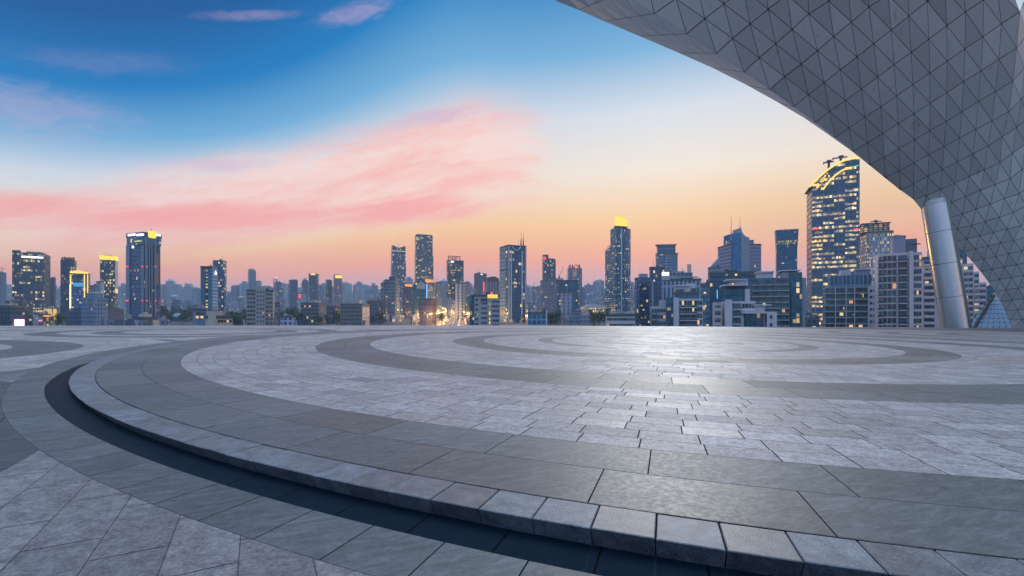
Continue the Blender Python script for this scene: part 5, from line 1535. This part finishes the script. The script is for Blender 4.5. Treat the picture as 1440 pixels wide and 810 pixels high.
# trees: tapering trunk, limbs and clumped leaf faces
M_leaf, nt, b_ = newmat('foliage')
geo = nt.nodes.new('ShaderNodeNewGeometry')
nt.links.new(ramp(nt, X(nt, geo.outputs['Random Per Island']), [(0, (.018, .045, .03)), (.5, (.03, .075, .045)), (1, (.06, .11, .055))]).s, b_.inputs['Base Color'])
b_.inputs['Roughness'].default_value = .8
M_bark = plain('bark', (.06, .045, .035), .9)
protos = []
tr = random.Random(8)
for k in range(4):
    mt = MB()
    mt.tube([(0, 0, 0), (.15, .1, 2.5), (0, .2, 5)], .28, 6, r2=.16)
    for q in range(4):
        t_ = q * 1.6 + k
        mt.tube([(0, .1, 3 + q * .4), (1.3 * math.cos(t_), 1.3 * math.sin(t_), 5 + q * .3)], .12, 5, r2=.05)
    ot = mt.build('trunk', M_bark)
    mc = MB()
    for c_ in range(11 + k):
        t_, rr_ = tr.uniform(0, 6.28), tr.uniform(0, 2.6)
        c = Vector((rr_ * math.cos(t_), rr_ * math.sin(t_), tr.uniform(4.0, 8.5) - rr_ * .5))
        rad = tr.uniform(.9, 1.7)
        for l in range(34):
            d = Vector((tr.gauss(0, 1), tr.gauss(0, 1), tr.gauss(0, .8))).normalized() * rad * tr.uniform(.55, 1.05)
            n = Vector((tr.gauss(0, 1), tr.gauss(0, 1), tr.gauss(0, 1))).normalized()
            a = n.orthogonal().normalized()
            bb = n.cross(a)
            s_ = tr.uniform(.22, .5)
            q = c + d
            mc.face([q + a * s_, q + bb * s_ * .7, q - a * s_, q - bb * s_ * .7])
    oc = mc.build('crown', M_leaf)
    protos.append((ot.data, oc.data))
    bpy.data.objects.remove(ot)
    bpy.data.objects.remove(oc)
items = []
spots = [(225, 285, 30), (-5, 20, 5), (78, 92, 4), (325, 346, 8), (395, 422, 8), (448, 480, 6), (520, 545, 5), (600, 630, 3), (655, 668, 4), (740, 790, 12), (826, 858, 10), (880, 896, 4), (1000, 1010, 2), (1134, 1150, 4)]
for p0, p1, n in spots:
    for k in range(n):
        p = p0 + (p1 - p0) * (k + tr.random()) / n
        D = tr.uniform(300, 560) if n < 20 else tr.uniform(380, 900)
        o = bpy.data.objects.new('tree', None)
        COL.objects.link(o)
        o.location = ((p - 720) / F * D, D, gz(D))
        s_ = tr.uniform(.8, 1.35) * (1.15 if D < 500 else 1.5)
        o.scale = (s_ * tr.uniform(.9, 1.3), s_ * tr.uniform(.9, 1.3), s_)
        o.rotation_euler = (0, 0, tr.uniform(0, 6.28))
        o['category'] = 'tree'
        o['group'] = 'dark trees among the city roofs'
        a, c = tr.choice(protos)
        for nm, me in (('trunk', a), ('crown', c)):
            q = bpy.data.objects.new(nm, me)
            COL.objects.link(q)
            q.parent = o
        items.append((p, o, 'dark green'))
assign(items, 'tree, %s to the %s of the %s')

# ------------------------------------------------------------------ the busy road with queueing cars and lamps
def road_c(D):                             # photo column of the road's middle line at distance D
    return 640 - (D - 380) * 0.018 + 10 * math.sin((D - 380) / 260)


mb = MB()
ds = [260, 320, 380, 440, 500, 580, 660, 760, 860, 1000, 1150, 1300]
HW = 19
prev = None
for D in ds:
    x = (road_c(D) - 720) / F * D
    cur = [(x - HW, D, gz(D) + .3), (x + HW, D, gz(D) + .3), (x + HW, D, gz(D) - 2), (x - HW, D, gz(D) - 2)]
    if prev:
        mb.face([prev[0], prev[1], cur[1], cur[0]])
        mb.face([prev[1], prev[2], cur[2], cur[1]])
        mb.face([prev[3], prev[0], cur[0], cur[3]])
    prev = cur
tag(mb.build('road', plain('asphalt', (.075, .072, .07), .7, vscale=.1), weld=True), kind='structure')
mb = MB()
for li in (-12.5, -6.2, 0, 6.2, 12.5):
    for D in range(300, 1250, 24):
        x = (road_c(D) - 720) / F * D + li
        x2 = (road_c(D + 9) - 720) / F * (D + 9) + li
        mb.face([(x - .15, D, gz(D) + .32), (x + .15, D, gz(D) + .32), (x2 + .15, D + 9, gz(D + 9) + .32), (x2 - .15, D + 9, gz(D + 9) + .32)])
tag(mb.build('road_markings', plain('road_paint', (.7, .7, .68), .6)), kind='structure')

M_tyre = plain('tyre', (.02, .02, .022), .9)
M_carglass = plain('car_glass', (.02, .03, .04), .1, 0, .8)
M_tail = glow('tail_lamp', (1.0, .08, .03), 4)
M_head = glow('head_lamp', (1.0, .7, .38), 2.6)
cb = {}
for nm, c in (('dark', (.03, .035, .045)), ('silver', (.45, .46, .48)), ('white', (.7, .7, .7)), ('red', (.35, .03, .03))):
    m = MB()
    m.profile([(-2.2, .35), (2.2, .35), (2.2, .85), (1.3, 1.0), (.7, 1.45), (-1.2, 1.47), (-1.9, 1.0), (-2.2, .95)], -.88, .88)
    o = m.build('body', plain('car_paint_' + nm, c, .3, .3))
    cb[nm] = o.data
    bpy.data.objects.remove(o)
m = MB(); m.box(.72, 1.22, -.75, .75, 1.05, 1.38); o = m.build('windscreen', M_carglass); cw = o.data; bpy.data.objects.remove(o)
m = MB(); m.tube([(0, -.12, 0), (0, .12, 0)], .33, 10); o = m.build('wheel', M_tyre); wh = o.data; bpy.data.objects.remove(o)
m = MB(); m.box(-.06, .06, -.3, .3, -.14, .14); o = m.build('tail', M_tail); tl = o.data; bpy.data.objects.remove(o)
m = MB(); m.box(-.06, .06, -.28, .28, -.14, .14); o = m.build('head', M_head); hl = o.data; bpy.data.objects.remove(o)
cr = random.Random(31)
k = 0
used = []
for lane in (-15.5, -9.4, -3.1, 3.1, 9.4, 15.5):
    D = 300 + cr.uniform(0, 12)
    while D < 1000:
        away = lane > 0
        x = (road_c(D) - 720) / F * D + lane
        x2 = (road_c(D + 5) - 720) / F * (D + 5) + lane
        o = bpy.data.objects.new('car', None)
        COL.objects.link(o)
        o.location = (x, D, gz(D) + .31)
        a = math.atan2(5, x2 - x)
        o.rotation_euler = (0, 0, a if away else a + PI)
        nm = cr.choice(list(cb))
        o['category'] = 'car'
        o['group'] = 'cars queueing on the city road'
        used.append((lane, D, o, nm, away))
        for pn, me, pos in [('body', cb[nm], (0, 0, 0)), ('windscreen', cw, (0, 0, 0))] + [('wheel', wh, (xx, yy, .33)) for xx in (-1.35, 1.35) for yy in (-.8, .8)] + [('tail_light', tl, (-2.22, yy, .82)) for yy in (-.6, .6)] + [('headlight', hl, (2.22, yy, .66)) for yy in (-.58, .58)]:
            q = bpy.data.objects.new(pn, me)
            COL.objects.link(q)
            q.parent = o
            q.location = pos
        D += cr.uniform(9, 22) * (1 if D < 520 else 1.8)
LN = {-15.5: 'leftmost lane', -9.4: 'second lane from left', -3.1: 'third lane from left', 3.1: 'fourth lane from left', 9.4: 'fifth lane from left', 15.5: 'rightmost lane'}
cn = {}
for lane, D, o, nm, away in used:
    k = cn.get(lane, 0)
    cn[lane] = k + 1
    o['label'] = '%s car %s, %s in the %s' % (nm, 'showing red tail lights' if away else 'with headlights on', ORD[k], LN[lane])

M_lampglow = glow('street_lamp_glow', (1.0, .55, .14), 8)
mp = MB(); mp.tube([(0, 0, 0), (0, 0, 10.5)], .14, 6, r2=.08); mp.tube([(0, 0, 10.4), (1.2, 0, 11), (2.6, 0, 11.1)], .08, 5); o = mp.build('pole', M_steel); pl_ = o.data; bpy.data.objects.remove(o)
mp = MB(); mp.box(1.7, 3.3, -.55, .55, 10.6, 11.05); o = mp.build('lamp_head', M_lampglow); lh_ = o.data; bpy.data.objects.remove(o)
k = 0
for D in range(330, 1200, 42):
    for sd in (-1, 1):
        x = (road_c(D) - 720) / F * D + sd * (HW + .6)
        o = bpy.data.objects.new('street_lamp', None)
        COL.objects.link(o)
        o.location = (x, D, gz(D) - 1)
        o.rotation_euler = (0, 0, 0 if sd < 0 else PI)
        n = (D - 330) // 42
        if 330 <= D <= 1000:
            ld = bpy.data.lights.get('street_lamp_light') or bpy.data.lights.new('street_lamp_light', 'POINT')
            ld.energy = 26000
            ld.color = (1.0, .5, .14)
            ld.shadow_soft_size = .5
            lo = bpy.data.objects.new('bulb', ld)
            COL.objects.link(lo)
            lo.parent = o
            lo.location = (2.5, 0, 10.2)
        tag(o, 'glowing orange street lamp, %s along the %s side of the road' % (ORD[n] if n < 20 else 'farthest', 'left' if sd < 0 else 'right'), 'street lamp', 'orange street lamps along the city road')
        for pn, me in (('pole', pl_), ('lamp_head', lh_)):
            q = bpy.data.objects.new(pn, me)
            COL.objects.link(q)
            q.parent = o


# ------------------------------------------------------------------ the panelled shell overhead, its columns and the low fin
def at(px, py, D): return Vector(((px - 720) / F * D, D, CAMH + (YH - py) / F * D))


# lattice nodes (k rows in from the lip, j along the lip) read off the photograph: pixels
ND = {}
def c5(k, j, x, y): ND[(k, j)] = (1110 + x / 4.355, y / 4.355)
def c6(k, j, x, y): ND[(k, j)] = (1110 + x / 4.355, 180 + y / 4.355)
for j, (x, y) in zip(range(-4, 4), [(873, -9), (920, 19.5), (965.5, 47.8), (1007.3, 75.3), (1046.4, 101.5), (1082.6, 126.3), (1116.4, 150.4), (1146, 172)]): ND[(0, j)] = (x, y)
for j, (x, y) in zip(range(4, 11), [(282, 58), (395, 142), (497, 223), (590, 300), (685, 378), (762, 440), (815, 505)]): c6(0, j, x, y)
for j, (x, y) in zip(range(11, 23), [(1312, 311.5), (1327, 326.5), (1341, 340.5), (1354.5, 354), (1367, 367.5), (1379, 382), (1389.5, 396), (1398.5, 410), (1407, 424), (1414, 437), (1419.5, 450), (1423, 463)]): ND[(0, j)] = (x, y)
S_ = {0: [(0, 18, 180), (1, 120, 85)], 1: [(0, 73, 393), (1, 172, 311), (2, 272, 224), (3, 380, 135), (4, 487, 43)],
      2: [(0, 116, 580), (1, 213, 507), (2, 312, 428), (3, 414, 349), (4, 517, 268), (5, 624, 184), (6, 733, 98), (7, 845, 8)],
      3: [(0, 158, 750), (1, 247, 683), (2, 343, 615), (3, 442, 545), (4, 541, 472), (5, 642, 396), (6, 747, 321), (7, 855, 240), (8, 965, 157), (9, 1079, 73), (10, 1190, 0)],
      4: [(2, 365, 783), (3, 463, 717), (4, 560, 655), (5, 657, 588), (6, 757, 518), (7, 861, 448), (8, 967, 375), (9, 1075, 299), (10, 1186, 226), (11, 1299, 146), (12, 1412, 72)],
      5: [(5, 668, 757), (6, 764, 697), (7, 862, 633), (8, 965, 568), (9, 1067, 500), (10, 1174, 434), (11, 1283, 363), (12, 1393, 294)],
      6: [(7, 861, 800), (8, 960, 744), (9, 1057, 685), (10, 1158, 622), (11, 1262, 561), (12, 1369, 496)], 7: [(10, 1142, 793), (11, 1242, 740), (12, 1345, 684)]}
for j, L in S_.items():
    for i, x, y in L:
        c5(i - j + 3, j, x, y)
for k, j0, L in ((1, 5, [(478, 90), (580, 180), (675, 262), (760, 342), (838, 415), (910, 490)]),
                 (2, 5, [(572, 35), (672, 125), (764, 213), (848, 297), (925, 377), (995, 455), (1060, 527), (1118, 597), (1167, 660)]),
                 (3, 6, [(768, 72), (856, 163), (938, 253), (1013, 338), (1080, 418), (1143, 497), (1200, 572), (1250, 640), (1292, 703)]),
                 (4, 7, [(948, 112), (1030, 208), (1102, 297), (1170, 382), (1230, 465), (1287, 547), (1333, 618), (1375, 690)]),
                 (5, 7, [(1043, 62), (1123, 160), (1195, 257), (1260, 347), (1318, 432), (1370, 517), (1418, 598)]),
                 (6, 8, [(1218, 110), (1290, 212), (1352, 310), (1408, 402)])):
    for q, (x, y) in enumerate(L):
        c6(k, j0 + q, x, y)
KMAX, J0, J1 = 13, -5, 22
keys = list(ND)
wts = np.array([3.0 if k == 0 else 1.0 for k, j in keys])
def basis(k, j):
    a, c = k / 8.0, (j - 8) / 14.0
    return [a ** p * c ** q for p in range(4) for q in range(7) if p + q <= 6]
A_ = np.array([basis(*q) for q in keys]) * wts[:, None]
lam = 0.02 * np.eye(A_.shape[1])
sol = []
for d in (0, 1):
    y = np.array([ND[q][d] for q in keys]) * wts
    sol.append(np.linalg.lstsq(np.vstack([A_, lam]), np.concatenate([y, np.zeros(len(lam))]), rcond=None)[0])
def npx(k, j):
    bb = np.array(basis(k, j))
    return float(bb @ sol[0]), float(bb @ sol[1])


# beyond the traced nodes carry the lattice on by repeating the last steps
GRID = {}
for k in range(0, KMAX + 1):
    for j in range(J0, J1 + 1):
        if (k, j) in ND:
            GRID[(k, j)] = ND[(k, j)]
for _ in range(60):
    new = {}
    for k in range(0, KMAX + 1):
        for j in range(J0, J1 + 1):
            if (k, j) in GRID:
                continue
            est = []
            for (ax, ay), (bx, by), (cx_, cy_) in (((-1, 0), (0, -1), (-1, -1)), ((-1, 0), (0, 1), (-1, 1)), ((1, 0), (0, -1), (1, -1)), ((1, 0), (0, 1), (1, 1))):
                A1, B1, C1 = (k + ax, j + ay), (k + bx, j + by), (k + cx_, j + cy_)
                if A1 in GRID and B1 in GRID and C1 in GRID:
                    est.append((GRID[A1][0] + GRID[B1][0] - GRID[C1][0], GRID[A1][1] + GRID[B1][1] - GRID[C1][1]))
            for s1 in ((1, 0), (-1, 0), (0, 1), (0, -1)):
                q1, q2, q3 = [(k + s1[0] * m_, j + s1[1] * m_) for m_ in (1, 2, 3)]
                if q1 in GRID and q2 in GRID and q3 in GRID and k > 0:
                    est.append((2 * GRID[q1][0] - GRID[q2][0], 2 * GRID[q1][1] - GRID[q2][1]))
            if est:
                new[(k, j)] = (sum(e[0] for e in est) / len(est), sum(e[1] for e in est) / len(est))
    if not new:
        break
    GRID.update(new)
# relax everything that was not read off directly
for _ in range(40):
    for q in list(GRID):
        if q in ND or q[0] == 0:
            continue
        nb = [(q[0] + a, q[1] + c) for a, c in ((1, 0), (-1, 0), (0, 1), (0, -1))]
        pr = []
        for (a, c) in (((1, 0), (-1, 0)), ((0, 1), (0, -1))):
            n1, n2 = (q[0] + a[0], q[1] + a[1]), (q[0] + c[0], q[1] + c[1])
            if n1 in GRID and n2 in GRID:
                pr.append(((GRID[n1][0] + GRID[n2][0]) / 2, (GRID[n1][1] + GRID[n2][1]) / 2))
        if pr:
            GRID[q] = (sum(e[0] for e in pr) / len(pr), sum(e[1] for e in pr) / len(pr))


def depth(k, j):
    f_ = max(0.0, min(1.0, (j + 5) / 15))
    d = 46 + 37 * (f_ * f_ * (3 - 2 * f_)) + (2.0 * min(1, max(0, (j - 10) / 12)))
    low = max(0.0, min(1.0, (j - 8) / 14))
    return d - k * (1.25 - 0.5 * low) + 0.035 * k * k


P3 = {q: at(*GRID[q], depth(*q)) for q in GRID}
# lip curve B (outer edge of the light-blue flank), photo pixels at each j
BC = [(-6, 770, -6), (-5, 781, 1), (-4, 814, 14), (-3, 850, 30), (-2, 900, 51), (-1, 955, 74.5), (0, 1002, 95.5), (1, 1050, 119.5), (2, 1094, 144), (3, 1132, 166.5), (4, 1166, 190), (5, 1195.5, 211), (6, 1221, 231), (7, 1243.8, 249.5), (8, 1266, 267.4)]
def bpt(j):
    for (j0, x0, y0), (j1, x1, y1) in zip(BC, BC[1:]):
        if j0 <= j <= j1:
            t_ = (j - j0) / (j1 - j0)
            return x0 + (x1 - x0) * t_, y0 + (y1 - y0) * t_
    return None


M_panel, nt, b_ = newmat('brushed_aluminium_panel')
geo = nt.nodes.new('ShaderNodeNewGeometry')
pos = X(nt, geo.outputs['Position'])
ri = X(nt, geo.outputs['Random Per Island'])
st_ = noise(nt, pos, .35, 5, .6, .8)
px1, py1, pz1 = sep(nt, pos.s)
streak = noise(nt, comb(nt, px1 * .9 + pz1 * .55, py1 * .5, pz1 * .35 - px1 * .2), 1.0, 5, .65, 1.0).step(.55, .75)
c = mixc(nt, ri, (.64, .66, .67, 1), (.8, .82, .83, 1))
c = mixc(nt, streak * .75 * st_, c, (.2, .2, .21, 1))
nt.links.new(c.s, b_.inputs['Base Color'])
b_.inputs['Metallic'].default_value = .5
nt.links.new((st_ * .2 + ri * .08 + .3).s, b_.inputs['Roughness'])
M_seam = plain('seam_shadow_gap', (.012, .013, .016), .8)


def panel(m, tri, seam=.06, thick=.05, nrm_to=None):
    a, b2, c2 = tri
    n = (b2 - a).cross(c2 - a)
    if n.length < 1e-4:
        return
    n.normalize()
    if nrm_to is not None and n.dot(nrm_to - a) < 0:
        a, b2, c2 = a, c2, b2
        n = -n
    cen = (a + b2 + c2) / 3
    ar = (b2 - a).cross(c2 - a).length / 2
    per = (a - b2).length + (b2 - c2).length + (c2 - a).length
    inr = 2 * ar / per
    s_ = max(.2, 1 - seam / inr)
    T = [cen + (q - cen) * s_ for q in (a, b2, c2)]
    Bk = [q - n * thick for q in T]
    i = len(m.v)
    m.v += [tuple(q) for q in T + Bk]
    for f in ((0, 1, 2), (0, 3, 4, 1), (1, 4, 5, 2), (2, 5, 3, 0)):
        m.f.append(tuple(i + q for q in f))
        m.uv.append([(0, 0)] * len(f))
        m.mi.append(0)
        m.sm.append(False)


EYE = Vector((0, 0, CAMH))
shell = bpy.data.objects.new('shell_canopy', None)
COL.objects.link(shell)
shell.location = (100, 83, 0)
tag(shell, 'huge sweeping canopy shell clad in grey triangular metal panels, filling the upper right', 'canopy')
def local(o):
    o.matrix_parent_inverse = Matrix.Translation(-Vector(shell.location))
    return o


def keep(k, j):                            # where the soffit stops at the far upper right
    return (k, j) in P3 and GRID[(k, j)][1] < 520


def cut(tri):
    cpx = sum(GRID[q][0] for q in tri) / 3
    cpy = sum(GRID[q][1] for q in tri) / 3
    return cpx > 1426 + cpy * .68 + 3 and cpy < 40 or cpx > 1900


m = MB()
bk = MB()
for k in range(0, KMAX):
    for j in range(J0, J1):
        for tri in (((k, j), (k + 1, j), (k, j + 1)), ((k + 1, j), (k + 1, j + 1), (k, j + 1))):
            if all(keep(*q) for q in tri) and not cut(tri):
                T = [P3[q] for q in tri]
                panel(m, T, .037, .05, EYE)
                away = [q + (q - EYE).normalized() * .06 for q in T]
                bk.face(away)
local(m.build('soffit_cladding', M_panel, shell))
local(bk.build('soffit_backing', M_seam, shell, weld=True))
# flank: narrow triangles from the lip up to the outer edge, then the roof back over the soffit
m = MB()
bk = MB()
NF = 4
def fl(j, s):
    A1 = P3[(0, j)]
    bx, by = bpt(j)
    B1 = at(bx, by, depth(0, j) + 5.5 * max(.12, min(1, (8.5 - j) / 12)))
    q = A1.lerp(B1, s)
    bul = math.sin(PI * s) * (B1 - A1).length * .012
    return q + Vector((-bul, -bul * .3, 0))
for j in range(J0, 8):
    for s in range(NF):
        a, b2, c2, d2 = fl(j, s / NF), fl(j + 1, s / NF), fl(j + 1, (s + 1) / NF), fl(j, (s + 1) / NF)
        for T in ((a, b2, c2), (a, c2, d2)):
            panel(m, T, .028, .04, EYE)
            bk.face([q + (q - EYE).normalized() * .08 for q in T])
M_flank = plain('sky_tinted_flank', (.6, .78, 1.0), .48, .6, .3, var=.05)  # blue reflection of the sky put into the base colour
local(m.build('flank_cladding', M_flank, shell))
local(bk.build('flank_backing', M_seam, shell, weld=True))
m = MB()
for j in range(J0, J1):
    def rf(j, k):
        if k == 0:
            return fl(j, 1.0) if j <= 8 else P3[(0, j)] + Vector((.3, .3, .1))
        q = P3.get((k * 2, j))
        if q is None:
            return None
        return q + Vector((4.0, 6.0 + k, 4.5 * min(1, k * .7) * max(.15, min(1, (22 - j) / 12)) + 1.0))
    for k in range(0, KMAX // 2):
        qs = [rf(j, k), rf(j + 1, k), rf(j + 1, k + 1), rf(j, k + 1)]
        if all(qs) and all(keep(min(KMAX, kk * 2), jj) for kk in (k, k + 1) for jj in (j, j + 1)):
            m.face(qs, None, 0, True)
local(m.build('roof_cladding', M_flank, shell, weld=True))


# leaning columns: curved metal panels on a dark core
def column(name, label, base, top, r, nseg, mat):
    o = bpy.data.objects.new(name, None)
    COL.objects.link(o)
    o.location = base
    ax = (top - base)
    L = ax.length
    d = ax.normalized()
    o.rotation_mode = 'QUATERNION'
    o.rotation_quaternion = d.to_track_quat('Z', 'Y')
    tag(o, label, 'column')
    m = MB()
    m.tube([(0, 0, 0), (0, 0, L)], r - .06, 32)
    m.build('core', M_seam, o)
    m = MB()
    m.tube([(0, 0, L - .3), (0, 0, L + .7)], r * .9, 24)
    m.build('neck', M_panel, o)
    zs = [0] + [L * q for q in nseg] + [L]
    for z0, z1 in zip(zs, zs[1:]):
        m = MB()
        nv = 3
        for q in range(nv):
            t0, t1 = q * 2 * PI / nv + .95 + .012, (q + 1) * 2 * PI / nv + .95 - .012
            n = 18
            for s in range(n):
                a0, a1 = t0 + (t1 - t0) * s / n, t0 + (t1 - t0) * (s + 1) / n
                m.face([(r * math.cos(a0), r * math.sin(a0), z0 + .035), (r * math.cos(a1), r * math.sin(a1), z0 + .035), (r * math.cos(a1), r * math.sin(a1), z1 - .035), (r * math.cos(a0), r * math.sin(a0), z1 - .035)], None, 0, True)
        m.build('panel_ring', mat, o, weld=True)
    return o


M_col, nt, b_ = newmat('column_steel')
geo = nt.nodes.new('ShaderNodeNewGeometry')
n_ = noise(nt, X(nt, geo.outputs['Position']), .6, 5)
nt.links.new(mixc(nt, n_, (.58, .63, .67, 1), (.7, .75, .79, 1)).s, b_.inputs['Base Color'])
b_.inputs['Metallic'].default_value = .8
b_.inputs['Roughness'].default_value = .24
cb_, ct_ = at(1343, 466, 81.6), at(1313.5, 287, 82.3)
column('leaning_column', 'thick leaning steel-clad column carrying the canopy shell, in the light', cb_, ct_, 1.84, (.27, .53, .78), M_col)
M_col2 = plain('shaded_column_steel', (.12, .13, .14), .45, .5)  # steel coloured dark for the shade this rear column stands in
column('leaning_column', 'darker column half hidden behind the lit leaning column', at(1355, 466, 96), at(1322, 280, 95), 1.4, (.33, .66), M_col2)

# the low panelled fin behind the leg of the shell
fin = bpy.data.objects.new('panelled_fin', None)
COL.objects.link(fin)
fin.location = at(1395, 466, 96)
tag(fin, 'low blue metal-clad fin with diamond seams, at the foot of the shell leg', 'shell fin')
m, bk = MB(), MB()
NU, NV = 9, 9
def fp3(u, v):
    """u from the sloping left edge to the curved right edge, v up"""
    y = 466 - v * 56
    xl = 1357 + (466 - y) * .735
    xr = 1446 - v * 44
    xx = xl + (xr - xl) * u
    return at(xx, y, 98 + 5 * v + 2 * u * u)
inv = Matrix.Translation(-Vector(fin.location))
for a in range(NU):
    for c in range(NV):
        q = [fp3(u_ / NU, v_ / NV) for u_, v_ in ((a, c), (a + 1, c), (a + 1, c + 1), (a, c + 1))]
        for T in ((q[0], q[1], q[2]), (q[0], q[2], q[3])):
            if (T[1] - T[0]).cross(T[2] - T[0]).length > .02:
                panel(m, T, .035, .04, EYE)
                bk.face([w_ + Vector((0.01, .08, 0)) for w_ in T])
o = m.build('cladding', plain('blue_metal', (.3, .4, .52), .35, .4), fin); o.matrix_parent_inverse = inv
o = bk.build('backing', M_seam, fin, weld=True); o.matrix_parent_inverse = inv
m = MB()
m.tube([fp3(.10, v / 10) + Vector((0, -.35, 0)) for v in range(0, 10)], .28, 6)
o = m.build('edge_groove', M_seam, fin); o.matrix_parent_inverse = inv
